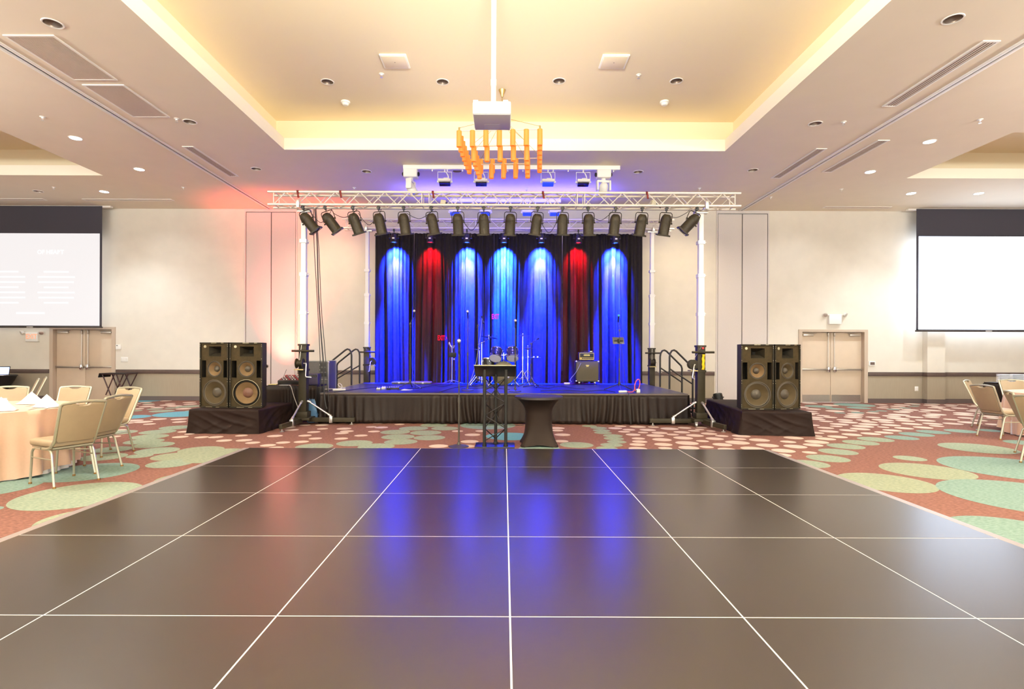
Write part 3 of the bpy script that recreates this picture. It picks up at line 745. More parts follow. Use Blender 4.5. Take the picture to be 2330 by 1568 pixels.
# ================================================================== TRUSSES
M_truss = mat('truss_tube', S(226, 218, 206), 0.38, metal=0.35)
def truss(label, x0, x1, yc, zb, W=0.25, Hh=0.24, joints=()):
    t = thing('lighting_truss', label, 'truss', ((x0+x1)/2, yc, zb)); c = (x0+x1)/2; rc = 0.025; rl = 0.010
    ends = [x0, *joints, x1]
    for y in (-W/2, W/2):
        for z in (0, Hh):
            q = MB(); q.cyl((x0-c-0.04, y, z), (x1-c+0.04, y, z), rc, n=12)
            for jx in joints: q.cyl((jx-c-0.05, y, z), (jx-c+0.05, y, z), rc*1.25, n=12)
            q.obj('chord', M_truss, t)
    def lace(a, b, name):
        for s0, s1 in zip(ends, ends[1:]):
            q = MB()
            s0 += 0.07; s1 -= 0.07; n = max(2, round((s1-s0)/0.235)); st_ = (s1-s0)/n
            q.cyl((s0-c, *a), (s0-c, *b), rl, n=6); q.cyl((s1-c, *a), (s1-c, *b), rl, n=6)
            for i in range(n):
                u, v = (a, b) if i % 2 == 0 else (b, a)
                q.cyl((s0-c+i*st_, *u), (s0-c+(i+1)*st_, *v), rl, n=6, cap=False)
            q.obj(name, M_truss, t)
    lace((-W/2, 0), (-W/2, Hh), 'lattice'); lace((W/2, Hh), (W/2, 0), 'lattice')
    lace((-W/2, 0), (W/2, 0), 'lattice'); lace((-W/2, Hh), (W/2, Hh), 'lattice')
    return t
FY, FZ = 10.40, 4.234; BY, BZ = 14.40, 4.70
truss('front silver box truss carrying the row of black par cans', -4.48, 4.46, FY, FZ, joints=(P(968, 450, 10.275).x, P(1322, 450, 10.275).x))
truss('rear silver box truss above the curtain with LED cans', P(782, 510, BY-0.125).x, P(1530, 510, BY-0.125).x, BY, BZ, Hh=0.235, joints=(P(1088, 510, BY-.125).x, P(1290, 510, BY-.125).x))
# round slings wrapped over the front truss
M_sling = mat('red_black_sling', S(52, 26, 24), 0.8, col2=S(150, 40, 36), nscale=40, stretch=(6, 1, 0.2))
for k, (px, py) in enumerate(((678, 446), (775, 446), (985, 450), (1235, 450), (1471, 452))):
    p = P(px, py, FY-0.125); z0 = FZ - 0.0
    t = thing('sling_strap', 'dark red sling over front truss, %s of five from the left' % ordinal(k), 'strap', (p.x, FY-0.125, FZ+0.24), group='slings on the front truss')
    q = MB(); q.grid(17, 2, lambda i, j: Vector((0.018*(j*2-1), 0.031*math.sin(2*PI*i/16), 0.031*math.cos(2*PI*i/16)))); o = q.obj('loop', M_sling, t)
    q = MB(); q.grid(6, 2, lambda i, j: Vector((0.018*(j*2-1)+0.004*i, -0.033-0.002*math.sin(i), 0.02-0.028*i))); q.obj('tail', M_sling, t)
    for o in t.children: md = o.modifiers.new('thick', 'SOLIDIFY'); md.thickness = 0.004

# ---------------------------------------------------------------- par cans
M_par = mat('worn_par_can', S(46, 39, 27), 0.45, spec=0.25, noise=0.35, nscale=28, bump=0.1, bscale=80)
M_lens = mat('par_lens', S(120, 116, 104), 0.15, metal=0.3)
def make_par(label):
    """hung at the origin (clamp under the chord), can axis straight down"""
    t = thing('par_can', label, 'stage light', group='par cans on the front truss')
    q = MB(); q.box((0, 0, 0.0), (0.045, 0.05, 0.075), bev=0.008); q.cyl((0, 0, -0.03), (0, 0, -0.075), 0.012, n=8); q.cyl((-0.04, 0, 0.01), (0.04, 0, 0.01), 0.009, n=8); q.obj('hanging_clamp', M_black, t)
    q = MB(); yk = [(-0.115, 0, -0.27), (-0.115, 0, -0.12), (-0.108, 0, -0.09), (-0.085, 0, -0.072), (0.085, 0, -0.072), (0.108, 0, -0.09), (0.115, 0, -0.12), (0.115, 0, -0.27)]
    q.tube(yk, 0.008, 6); q.obj('yoke', M_par, t)
    b = bpy.data.objects.new('can_body', None)
    q = MB(); q.lathe([(0.034, 0.155), (0.045, 0.162), (0.06, 0.152), (0.082, 0.125), (0.096, 0.085), (0.1, 0.05), (0.104, 0.05), (0.104, 0.04), (0.1, 0.04), (0.1, -0.20), (0.106, -0.21), (0.106, -0.235), (0.095, -0.235), (0.09, -0.15), (0.0, -0.14)], 24, cap=False)
    for s in (-1, 1): q.cyl((s*0.098, 0, 0), (s*0.13, 0, 0), 0.014, n=8)
    body = q.obj('can', M_par, t, loc=(0, 0, -0.27))
    q = MB(); q.lathe([(0.045, 0.158), (0.034, 0.12), (0.0, 0.12)], 16, cap=False); q.obj('cord_opening', M_rubber, body)
    q = MB(); a = 0.122
    q.bb(-a, a, -a, -a+0.025, -0.243, -0.237); q.bb(-a, a, a-0.025, a, -0.243, -0.237); q.bb(-a, -a+0.025, -a, a, -0.243, -0.237); q.bb(a-0.025, a, -a, a, -0.243, -0.237)
    q.bb(-a, a, -a, -a+0.006, -0.237, -0.215); q.bb(-a, -a+0.006, -a, a, -0.237, -0.215); q.bb(a-0.006, a, -a, a, -0.237, -0.215)
    q.obj('gel_frame', M_par, body)
    q = MB(); q.lathe([(0.0, -0.232), (0.07, -0.226), (0.094, -0.21)], 24, cap=False); q.obj('lens', M_lens, body)
    return t
parx = [700, 750, 808, 864, 920, 984, 1042, 1101, 1161, 1221, 1280, 1339, 1399, 1459, 1514, 1574]
lean = [38, 36, 18, 9, 5, 10, 2, 1, -2, -8, 0, 3, -6, -8, -9, -42]
par0 = None
PAR_END = ['above the left front mast', '', '', '', '', '', '', '', '', '', '', '', '', '', '', 'above the right front mast']
for i, (px, ln) in enumerate(zip(parx, lean)):
    x = P(px, 500, FY-0.125).x; lab = 'black stage par can, %s of sixteen from left on front truss' % ordinal(i)
    t = make_par(lab) if par0 is None else dup(par0, label=lab)
    par0 = par0 or t
    # the leaning cans swing on their clamps
    off = 0.27*math.sin(R(ln))*0.55
    t.location = (x - off, FY-0.125-0.001, FZ-0.062); 
    t.rotation_euler = (0, R(-ln*0.55), R(random.uniform(-8, 8)))
    for ch in t.children:
        if ch.name.startswith('can'): ch.rotation_euler = (R(15 + random.uniform(-3, 3)), R(-ln*0.45), 0)
# LED cans along the rear truss
M_led = mat('led_can_black', S(52, 48, 44), 0.3, metal=0.5)
M_ledb = mat('led_face_blue', (0.02, 0.05, 0.3), 0.3, emit=(0.03, 0.12, 1.0), estr=9)
M_ledr = mat('led_face_red', (0.3, 0.01, 0.02), 0.3, emit=(1.0, 0.01, 0.02), estr=9)
ledx = [895, 978, 1062, 1147, 1232, 1317, 1402]
LEDW = ['blue', 'red', 'blue', 'cyan white', 'blue', 'red', 'blue']
led0 = {}
LED_POS = []
for i, px in enumerate(ledx):
    x = P(px, 540, BY-0.2).x; red = LEDW[i] == 'red'; loc = (x, BY-0.125, BZ-0.06)
    lab = 'small LED can casting %s light, %s of seven from left along rear truss' % (LEDW[i], ordinal(i))
    LED_POS.append((Vector((x, BY-0.125, BZ-0.06-0.33)), LEDW[i]))
    if red in led0: dup(led0[red], loc, label=lab); continue
    t = led0[red] = thing('led_can', lab, 'stage light', loc, group='LED cans on the rear truss')
    q = MB(); q.box((0, 0, 0), (0.04, 0.05, 0.07), bev=0.006); q.cyl((0, 0, -0.03), (0, 0, -0.07), 0.01, n=8); q.obj('hanging_clamp', M_black, t)
    q = MB(); q.tube([(-0.12, 0, -0.2), (-0.12, 0, -0.09), (-0.1, 0, -0.07), (0.1, 0, -0.07), (0.12, 0, -0.09), (0.12, 0, -0.2)], 0.007, 6)
    for s in (-1, 1): q.cyl((s*0.09, 0, -0.2), (s*0.135, 0, -0.2), 0.016, n=8)
    q.obj('yoke', M_led, t)
    q = MB(); q.lathe([(0.0, -0.085), (0.05, -0.087), (0.068, -0.10), (0.072, -0.13), (0.085, -0.15), (0.09, -0.31), (0.094, -0.32), (0.088, -0.325), (0.08, -0.30)], 22, cap=False); b = q.obj('can', M_led, t)
    q = MB(); q.lathe([(0.0, -0.302), (0.081, -0.301)], 22, cap=False); q.obj('led_face', M_ledr if red else M_ledb, b)
    q = MB(); q.bb(-0.03, 0.03, -0.093, -0.086, -0.24, -0.205); q.obj('label_plate', M_white, b, smooth=0)

# ---------------------------------------------------------------- wind-up masts
M_mast = mat('mast_white', S(236, 232, 226), 0.4)
M_mastb = mat('mast_black', S(46, 40, 28), 0.5, spec=0.2, noise=0.15, nscale=12)
def tower(label, x, y, ztop, wm, wb, zc, legs, wside, strap=None, fork=False):
    t = thing('lifting_tower', label, 'lifting mast', (x, y, 0))
    q = MB(); q.bb(-wb/2, wb/2, -wb/2, wb/2, 0.10, zc, bev=0.006); q.bb(-wb/2-0.012, wb/2+0.012, -wb/2-0.012, wb/2+0.012, 1.05, 1.09); q.bb(-wb/2-0.012, wb/2+0.012, -wb/2-0.012, wb/2+0.012, zc-0.03, zc+0.006); q.obj('column', M_mastb, t)
    q = MB(); q.bb(-wm/2, wm/2, -wm/2, wm/2, zc-0.05, 2.9, bev=0.004); q.bb(-wm/2+0.012, wm/2-0.012, -wm/2+0.012, wm/2-0.012, 2.9, ztop, bev=0.004)
    for zz in (2.15, 2.9, 3.55): q.bb(-wm/2-0.01, wm/2+0.01, -wm/2-0.01, wm/2+0.01, zz, zz+0.07); q.cyl((wm/2, 0, zz+0.04), (wm/2+0.05, 0, zz+0.04), 0.012, n=8)
    for k in range(9): q.cyl((0, -wm/2-0.001, 1.8+0.26*k), (0, -wm/2+0.003, 1.8+0.26*k), 0.006, n=8)
    q.obj('inner_mast', M_mast, t)
    q = MB(); q.bb(-0.13, 0.13, -0.06, 0.06, ztop-0.03, ztop+0.02, bev=0.004); q.bb(-0.035, 0.035, -0.30 if fork else -0.16, 0.16, ztop-0.01, ztop+0.02, bev=0.006); q.bb(-0.03, 0.03, -0.35 if fork else -0.19, -0.31 if fork else -0.165, ztop-0.02, ztop+0.13, bev=0.006); q.obj('truss_cradle', M_silver, t)
    q = MB(); q.cyl((-wb/2-0.12, -wb/2-0.025, zc-0.13), (wb/2+0.16, -wb/2-0.025, zc-0.13), 0.022, n=10); q.obj('push_bar', M_mastb, t)
    # winch
    if wside == 0: M = Matrix.Translation((-0.02, -wb/2-0.07, zc-0.37))
    else: M = Matrix.Translation((wside*(wb/2+0.07), 0, zc-0.37)) @ Matrix.Rotation(-PI/2, 4, 'Z')
    q = MB(); q.tube([M @ Vector((-0.07, 0, 0)), M @ Vector((-0.055, 0, 0)), M @ Vector((-0.05, 0, 0)), M @ Vector((0.05, 0, 0)), M @ Vector((0.055, 0, 0)), M @ Vector((0.07, 0, 0))], [0.095, 0.095, 0.06, 0.06, 0.095, 0.095], n=18); wi = q.obj('winch', M_mastb, t)
    q = MB(); q.bb(-0.09, 0.09, -0.07, 0.07, -0.13, -0.11); q.bm.transform(M); q.obj('winch_bracket', M_brass, wi)
    q = MB(); q.tube([M @ Vector(p) for p in ((0.07, 0, 0), (0.12, 0, 0), (0.13, -0.02, -0.02), (0.13, -0.05, -0.24), (0.14, -0.05, -0.26), (0.24, -0.05, -0.27))], 0.011, 8); q.obj('crank_handle', M_silver, wi)
    q = MB(); q.tube([M @ Vector((-0.01, 0.0, 0.06)), (-0.01, -wb/2-0.015, zc-0.02)], 0.005, 6); q.obj('winch_cable', M_silver, wi)
    # base, castors and outriggers
    q = MB(); q.box((0, 0, 0.12), (0.34, 0.34, 0.05), bev=0.004); q.box((0, 0, 0.2), (0.22, 0.22, 0.12), bev=0.01); q.obj('base_plate', M_mastb, t)
    for sx, sy in ((-0.15, -0.2), (0.2, 0.15)):
        q = MB(); q.box((sx, sy, 0.075), (0.05, 0.06, 0.05)); q.cyl((sx-0.018, sy, 0.037), (sx+0.018, sy, 0.037), 0.036, n=16); q.obj('castor', M_steel, t)
    for (ex, ey) in legs:
        d = Vector((ex-x, ey-y, 0)); L = d.length; d.normalize(); nrm = Vector((-d.y, d.x, 0))
        rz = math.atan2(d.y, d.x)
        q = MB(); q.box(d*(0.1+L/2-0.05) + Vector((0, 0, 0.095)), (L-0.1, 0.055, 0.085), rot=(0, 0, rz), bev=0.004); lg = q.obj('outrigger', M_mastb, t)
        q = MB(); e = d*(L-0.06); q.cyl(e + Vector((0, 0, 0.012)), e + Vector((0, 0, 0.06)), 0.012, n=8); q.lathe([(0.0, 0.002), (0.04, 0.002), (0.04, 0.01), (0.014, 0.02)], 16, Matrix.Translation(e)); q.obj('levelling_foot', M_silver, lg)
        q = MB(); f = d*(L*0.54); q.box(f + Vector((0, 0, 0.10)), (0.06, 0.07, 0.13), rot=(0, 0, rz), bev=0.004); q.obj('bracket', M_silver, lg)
        q = MB(); q.cyl(d*(wb/2+0.01) + Vector((0, 0, 0.46)), f + Vector((0, 0, 0.165)), 0.017, n=10)
        q.cyl(d*(wb/2+0.0) + Vector((0, 0, 0.46)), d*(wb/2+0.07) + Vector((0, 0, 0.43)), 0.026, n=10); q.cyl(f - d*0.06 + Vector((0, 0, 0.20)), f + Vector((0, 0, 0.165)), 0.024, n=10); q.obj('brace', M_silver, lg)
    if strap:
        q = MB(); q.grid(2, 14, lambda i, j: Vector((0.0+0.05*i+0.006*math.sin(j*1.3+i), -wb/2-0.018-0.008*math.sin(j*0.9+2*i), zc-0.17-0.30*j/13)))
        o = q.obj('strap', strap, t); o['label'] = 'bright yellow strap'; md = o.modifiers.new('thick', 'SOLIDIFY'); md.thickness = 0.012
        q = MB(); q.lathe([(0, 0), (0.022, 0), (0.022, 0.02), (0, 0.024)], 12, frame((0.02, -wb/2, zc-0.05), (0, 0, 1), (0, -1, 0))); q.obj('release_button', mat('red_plastic', S(190, 40, 40), 0.4), t)
    return t
M_yellow = mat('yellow_webbing', S(244, 200, 20), 0.7)
a, b = G(814, 963), G(625, 985)
tower('front wind-up mast beside the left speaker stack', -3.93, 10.56, FZ-0.05, 0.115, 0.15, 1.57, [(a.x, a.y-0.22), (b.x+0.08, b.y+0.05)], 0, fork=True)
a, b = G(1468, 963), G(1654, 985)
tower('front wind-up mast with yellow strap by right speaker stack', 3.84, 10.56, FZ-0.05, 0.115, 0.15, 1.57, [(a.x, a.y-0.34), (b.x-0.02, b.y+0.02)], -1, M_yellow, fork=True)
tower('rear wind-up mast lit blue at curtain left edge', -3.66, 14.37, BZ-0.05, 0.115, 0.15, 1.54, [(-4.55, 14.55), (-3.95, 15.15)], 1)
tower('rear wind-up mast lit blue at curtain right edge', 3.93, 14.38, BZ-0.05, 0.115, 0.15, 1.54, [(4.7, 14.55), (4.15, 15.15)], 0)

# cables hanging beside the left front mast
M_cable = mat('black_cable', S(30, 28, 27), 0.6)
def cable(label, pts, r=0.006, m=None, name='cable', cat='cable', group=None, kind_n=6):
    # smooth through the points
    P3 = [Vector(p) for p in pts]; out = []
    for i in range(len(P3)-1):
        p0, p1, p2, p3 = P3[max(i-1, 0)], P3[i], P3[i+1], P3[min(i+2, len(P3)-1)]
        for k in range(kind_n):
            u = k/kind_n
            out.append(0.5*((2*p1)+(-p0+p2)*u+(2*p0-5*p1+4*p2-p3)*u*u+(-p0+3*p1-3*p2+p3)*u**3))
    out.append(P3[-1])
    q = MB(); q.tube(out, r, 6); o = q.obj(name, m or M_cable)
    return tag(o, label, cat, group)
cx = -3.74; CB_ = 0.22
cable('thick black cable bundle falling beside the left front mast', [(cx+0.02, 10.54, FZ+0.03), (cx+0.07, 10.54, 3.6), (cx+0.1, 10.54, 2.6), (cx+0.16, 10.54, 1.7), (cx+0.2, 10.54, 1.2), (cx+0.22, 10.55, 0.55), (cx+0.27, 10.55, 0.3)], 0.012)
cable('thin black cable falling behind the left front mast bundle', [(cx-0.02, 10.58, FZ+0.02), (cx+0.0, 10.58, 3.5), (cx+0.06, 10.58, 2.5), (cx+0.11, 10.58, 1.6), (cx+0.13, 10.58, 1.0), (cx+0.12, 10.58, 0.6)], 0.007)
cable('thin black cable hanging furthest from left front mast', [(cx+0.06, 10.50, FZ), (cx+0.12, 10.50, 3.4), (cx+0.17, 10.50, 2.3), (cx+0.24, 10.50, 1.5), (cx+0.29, 10.51, 0.8), (cx+0.31, 10.52, 0.45)], 0.007)
# leads looping between the par cans
for k, i in enumerate((0, 1, 2, 4, 6, 9, 11, 14)):
    xa, xb = P(parx[i], 500, FY-0.1).x, P(parx[min(i+1, 15)], 500, FY-0.1).x
    sag = (0.22, 0.12, 0.26, 0.14, 0.36, 0.40, 0.16, 0.10)[k]
    cable('black lead drooping between par cans %d and %d on front truss' % (i+1, i+2) if False else 'black lead drooping after the %s par can from left' % ordinal(i),
          [(xa+0.02, FY+0.03, FZ-0.12), (xa+(xb-xa)*0.3, FY+0.04, FZ-0.10-sag*0.7), (xa+(xb-xa)*0.55, FY+0.04, FZ-0.08-sag), (xa+(xb-xa)*0.9, FY+0.04, FZ-0.06-sag*0.3), (xb, FY+0.03, FZ-0.04)], 0.006, group='leads under the front truss')

# ================================================================== CEILING STAGE LIGHTING
def bar(label, px0, px1, py, Z, zoff):
    Y = (ZC-zoff-H)*F/ (VY - py); a, b = P(px0, py, Y), P(px1, py, Y)
    t = thing('lighting_rail', label, 'lighting rail', ((a.x+b.x)/2, Y, ZC)); h = (b.x-a.x)/2
    q = MB(); q.bb(-h, h, -0.05, 0.05, -0.09, -0.002, bev=0.004); q.obj('rail', M_white, t)
    q = MB()
    n = int(h*2/0.33)
    for i in range(n): q.cyl((-h+0.3+i*0.33, 0, -0.13), (-h+0.3+i*0.33, 0, -0.085), 0.012, n=8)
    q.obj('socket_stub', M_white, t)
    return Y
Y1 = bar('white lighting rail on ceiling with moving heads and floods', 918, 1410, 382, ZC, 0.045)
Y2 = bar('white lighting rail on ceiling seen through the front truss', 1024, 1276, 457, ZC, 0.045)
M_fblk = mat('flood_glass', S(40, 34, 44), 0.15); M_fblu = mat('flood_glass_blue', S(20, 30, 120), 0.2, emit=(0.02, 0.05, 0.9), estr=1.2)
fl0 = {}
def flood(label, px, py, Y, glass, key):
    c = P(px, py, Y); loc = (c.x, Y, ZC-0.09)
    if key in fl0: return dup(fl0[key], loc, label=label)
    t = fl0[key] = thing('flood_light', label, 'stage light', loc, group='white floods under the ceiling rails')
    q = MB(); q.tube([(-0.15, 0, -0.27), (-0.15, 0, -0.05), (0.15, 0, -0.05), (0.15, 0, -0.27)], 0.009, 6); q.cyl((0, 0, 0.0), (0, 0, -0.06), 0.014, n=8)
    for s in (-1, 1): q.cyl((s*0.135, 0, -0.265), (s*0.17, 0, -0.265), 0.022, n=10)
    q.obj('hanging_yoke', M_white, t)
    q = MB(); q.box((0, 0, -0.262), (0.27, 0.17, 0.055), rot=(R(-18), 0, 0), bev=0.008); q.box((0.03, 0.03, -0.215), (0.12, 0.10, 0.06), rot=(R(-18), 0, 0), bev=0.01); hd = q.obj('head', M_white, t)
    q = MB(); q.tube([(0.03, 0, -0.06), (0.06, 0.02, -0.1), (0.08, 0.03, -0.16), (0.05, 0.03, -0.2)], 0.012, 6); q.obj('lead', M_white, t)
    q = MB(); q.box((0, 0.012, -0.305), (0.24, 0.13, 0.04), rot=(R(-18), 0, 0), bev=0.004); q.obj('glass', glass, hd)
    return t
flood('white flood light with dark glass second along front ceiling rail', 1012, 400, Y1, M_fblk, 0)
flood('white flood light behind the chandelier tubes on ceiling rail', 1095, 402, Y1, M_fblk, 0)
flood('white flood light with blue glass on the front ceiling rail', 1247, 400, Y1, M_fblu, 1)
flood('white flood light with dark glass beside right moving head', 1327, 400, Y1, M_fblk, 0)
for px, lab in ((1035, 'far white flood seen over the seventh par can'), (1105, 'far white flood seen over the eighth par can'), (1200, 'far white flood seen over the tenth par can'), (1262, 'far white flood seen over the eleventh par can')):
    flood(lab, px, 480, Y2, M_fblu, 1)
def moving_head(label, px, Y, yaw, tilt, roll):
    c = P(px, 400, Y); t = thing('moving_head', label, 'moving light', (c.x, Y, ZC-0.09), yaw)
    q = MB(); q.box((0, 0, -0.10), (0.30, 0.24, 0.18), bev=0.02, seg=3); q.obj('hanging_base', M_white, t)
    q = MB()
    for s in (-1, 1): q.lathe([(0, 0), (0.045, 0), (0.05, 0.02), (0.03, 0.04), (0, 0.04)], 14, frame((s*0.15, 0, -0.10), (0, 1, 0), (s, 0, 0)))
    q.obj('side_knob', M_black, t)
    q = MB(); q.tube([(0, 0, -0.19), (0, 0, -0.23)], 0.05, 14)
    q.box((0, 0, -0.25), (0.30, 0.10, 0.05), bev=0.015); 
    for s in (-1, 1): q.box((s*0.14, 0, -0.34), (0.04, 0.13, 0.22), bev=0.015)
    y = q.obj('yoke', M_white, t, rot=(0, 0, roll))
    q = MB(); M = Euler((tilt, 0, 0)).to_matrix().to_4x4(); M.translation = Vector((0, 0, -0.40))
    q.lathe([(0.0, 0.13), (0.05, 0.125), (0.085, 0.09), (0.10, 0.03), (0.10, -0.07), (0.085, -0.16), (0.07, -0.165), (0.065, -0.15), (0, -0.15)], 10, M); h = q.obj('lamp_head', M_white, y)
    q = MB(); q.lathe([(0.0, -0.152), (0.062, -0.151)], 16, M, cap=False); q.obj('lens', M_lens, h)
    return t
moving_head('white moving head light at left end of ceiling rail', 935, Y1, R(0), R(-35), R(80))
moving_head('white moving head light at right end of ceiling rail', 1373, Y1, R(0), R(35), R(8))
# small white box lamps clamped inside the truss
jb = None
for px, lab in ((1008, 'small beige junction box inside the front truss near the middle'), (1487, 'small beige junction box inside front truss near right end')):
    c = P(px, 458, FY+0.0)
    if jb: dup(jb, (c.x, FY+0.02, FZ+0.0), label=lab, rz=0.4); continue
    t = jb = thing('junction_box', lab, 'junction box', (c.x, FY+0.02, FZ+0.0), group='junction boxes in the front truss')
    q = MB(); q.box((0, 0, 0.08), (0.10, 0.07, 0.10), rot=(0, 0.15, 0), bev=0.008); q.obj('box', mat('beige_plastic', S(206, 196, 170), 0.5), t)
    q = MB(); q.tube([(0.04, 0, 0.07), (0.08, -0.01, 0.05), (0.12, 0.0, 0.04), (0.18, 0.0, 0.012)], 0.008, 6); q.sphere((0.06, -0.01, 0.06), 0.025); q.obj('plug', M_rubber, t)

# ================================================================== PROJECTOR
M_proj_u = mat('projector_grey', S(214, 204, 204), 0.5)
pj = thing('projector', 'white ceiling projector hanging on a white pole', 'projector', (P(1119, 258, 6.27).x, 6.27, 4.21))
q = MB(); q.bb(-0.225, 0.225, 0, 0.46, 0, 0.155, bev=0.02); q.obj('body', M_white, pj)
q = MB(); q.bb(-0.215, 0.215, 0.012, 0.448, -0.004, 0.001, bev=0.0019); q.obj('underside', M_proj_u, pj)
q = MB(); q.bb(-0.10, 0.09, 0.28, 0.42, -0.0055, -0.004); q.obj('lamp_cover', M_proj_u, pj, smooth=0)
q = MB()
for s in (0, 1):
    for i in range(9): q.bb(-0.20+s*0.055, -0.155+s*0.055, -0.003, 0.0, 0.02+i*0.011, 0.026+i*0.011)
q.obj('vent_slots', M_proj_u, pj, smooth=0)
q = MB()
for s in (-0.19, 0.16): q.bb(s-0.03, s+0.03, 0.02, 0.1, 0.15, 0.175, bev=0.006)
q.obj('foot', M_white, pj)
q = MB(); q.bb(-0.05, 0.07, 0.12, 0.3, 0.155, 0.172, bev=0.004); q.cyl((0.015, 0.2, 0.16), (0.015, 0.2, 0.22), 0.045, n=16)
for a in (-0.05, 0.06): q.cyl((a, 0.14, 0.165), (0.015, 0.2, 0.20), 0.008, n=6)
q.obj('mount', M_whitemat, pj)
q = MB(); q.cyl((0.015, 0.2, 0.2), (0.015, 0.2, ZT-4.21-0.001), 0.031, n=20); q.cyl((0.015, 0.2, 0.42), (0.015, 0.2, 0.5), 0.036, n=20); q.obj('pole', M_white, pj)

# ================================================================== CHANDELIER
def amber_mat():
    m = mat('amber_tube', S(226, 140, 62), 0.5, emit=S(255, 140, 50), estr=0.34)
    return m
M_amber = amber_mat(); M_bar = mat('chandelier_bar', S(232, 220, 206), 0.4, metal=0.3)
ch = thing('chandelier', 'two-tier square chandelier of amber tubes behind the projector', 'chandelier', (-0.055, 9.80, ZT), R(-3.5))
q = MB(); q.lathe([(0.0, -0.001), (0.065, -0.002), (0.06, -0.02), (0.03, -0.09), (0.02, -0.13), (0, -0.13)], 22); q.obj('canopy', M_brass, ch)
ztop, zin = 5.19-ZT, 5.01-ZT
q = MB(); q.cyl((0, 0, -0.12), (0, 0, -0.55), 0.008, n=8); q.obj('stem', M_brass, ch)
def tier(W, z, n, L, wire_z):
    h = W/2
    q = MB(); 
    for a, b in (((-h, -h), (h, -h)), ((h, -h), (h, h)), ((h, h), (-h, h)), ((-h, h), (-h, -h))): q.cyl((*a, z), (*b, z), 0.012, n=8)
    q.obj('tier_frame', M_bar, ch)
    for sx in (-1, 1):
        for sy in (-1, 1):
            q = MB(); q.cyl((0, 0, wire_z), (sx*h, sy*h, z+0.05), 0.004, n=5); q.cyl((sx*h, sy*h, z), (sx*h, sy*h, z+0.06), 0.014, n=8); q.obj('suspension_wire', M_brass, ch)
    pos = set()
    for i in range(n):
        u = round(-h + W*i/(n-1), 4)
        pos |= {(u, -h), (u, h), (-h, u), (h, u)}
    first = None
    for (x, y) in sorted({(round(a, 3), round(b, 3)) for a, b in pos}):
        if first is None:
            q = MB(); q.lathe([(0.0, -0.004), (0.045, -0.004), (0.046, -L+0.012), (0.044, -L), (0.039, -L), (0.039, -0.03)], 16, cap=False); first = q.obj('amber_tube', M_amber, ch, loc=(x, y, z)); continue
        c = first.copy(); COL.objects.link(c); c.location = (x, y, z)
tier(1.37, ztop, 7, 0.275, -0.5); tier(0.92, zin, 5, 0.27, -0.55)
# ================================================================== LOUDSPEAKERS ON DRAPED RISERS
M_drape = mat('black_drape', S(30, 20, 17), 0.6, noise=0.1, nscale=14, spec=0.08)
def riser(label, fl_, fr_, depth, top, seed, flareL=0.0):
    a, b = Vector((*fl_, 0)), Vector((*fr_, 0)); W = (b-a).length; rz = math.atan2(b.y-a.y, b.x-a.x)
    t = thing('speaker_riser', label, 'riser', ((a.x+b.x)/2, (a.y+b.y)/2, 0), rz, group='draped speaker risers')
    hw, rr = W/2, random.Random(seed); ph = [rr.uniform(0, 6) for _ in range(6)]
    per = [(-hw, 0), (hw, 0), (hw, depth), (-hw, depth)]
    nu_side = 64
    pts = []
    for k in range(4):
        p, q_ = per[k], per[(k+1) % 4]
        for i in range(nu_side): u = i/nu_side; pts.append((p[0]+(q_[0]-p[0])*u, p[1]+(q_[1]-p[1])*u, k, u))
    cx, cy = 0, depth/2
    n = len(pts); rows = [0.0, 0.5, 0.93, 1.0] ; side = 20
    def f(i, j):
        x, y, k, u = pts[i]
        if j < 4:
            s = rows[j]; return Vector((cx+(x-cx)*s*0.995, cy+(y-cy)*s*0.995, top-0.002 - (0.012 if j == 3 else 0)))
        tt = (j-3)/side; z = (top-0.012)*(1-tt)+0.004
        nx, ny = [(0, -1), (1, 0), (0, 1), (-1, 0)][k]
        edge = min(u, 1-u); ce = 1-min(1, edge*9)
        s_ = (x if k in (0, 2) else y)
        # diagonal swags pulled between the corners plus soft gathers at the floor
        w1 = 13*(z*1.5 + s_*0.55*(1 if k == 0 else -1)) + ph[0]+k + 0.6*math.sin(5*s_+ph[3]); w2 = 21*(z*0.9 - s_*0.45) + ph[1]
        swag = 0.022*(1-abs(math.sin(w1)))**2 * math.sin(PI*u)**0.6*math.sin(PI*min(1, tt*0.95+0.05))
        swag += 0.018*(1-abs(math.sin(w2)))**2 * math.sin(PI*u)**0.6*tt
        gath = 0.03*tt*tt*math.sin(s_*21+ph[2]+k)
        fl2 = (0.035 + (flareL if k == 3 else 0))*tt**1.5
        out = 0.004 + fl2 + abs(swag) + gath*0.5 - 0.02*math.sin(PI*tt)*math.sin(PI*u)
        px_, py_ = x + nx*out, y + ny*out
        if ce > 0 and edge < 0.11:      # round the corner outwards
            pk = {0: (1 if u > 0.5 else -1, 0), 2: (-1 if u > 0.5 else 1, 0), 1: (0, 1 if u > 0.5 else -1), 3: (0, -1 if u > 0.5 else 1)}[k]
            px_ += pk[0]*fl2*ce*0.8; py_ += pk[1]*fl2*ce*0.8
        return Vector((px_, py_, z))
    q = MB(); q.grid(n, 4+side, f, closed_u=True); bmesh.ops.remove_doubles(q.bm, verts=q.bm.verts, dist=1e-5); q.obj('drape', M_drape, t, smooth=60)
    q = MB(); q.bb(-hw+0.03, hw-0.03, 0.03, depth-0.03, top-0.06, top-0.02); q.obj('deck', M_blackmat, t, smooth=0)
    q = MB()
    for sx in (-1, 1):
        for yy in (0.09, depth-0.09): q.cyl((sx*(hw-0.09), yy, 0.002), (sx*(hw-0.09), yy, top-0.06), 0.024, n=8)
    q.obj('leg', M_black, t)
    return t
RT = 0.425
riser('black draped riser under the left pair of loudspeakers', (-5.49, 9.39), (-4.26, 9.34), 1.34, RT, 1)
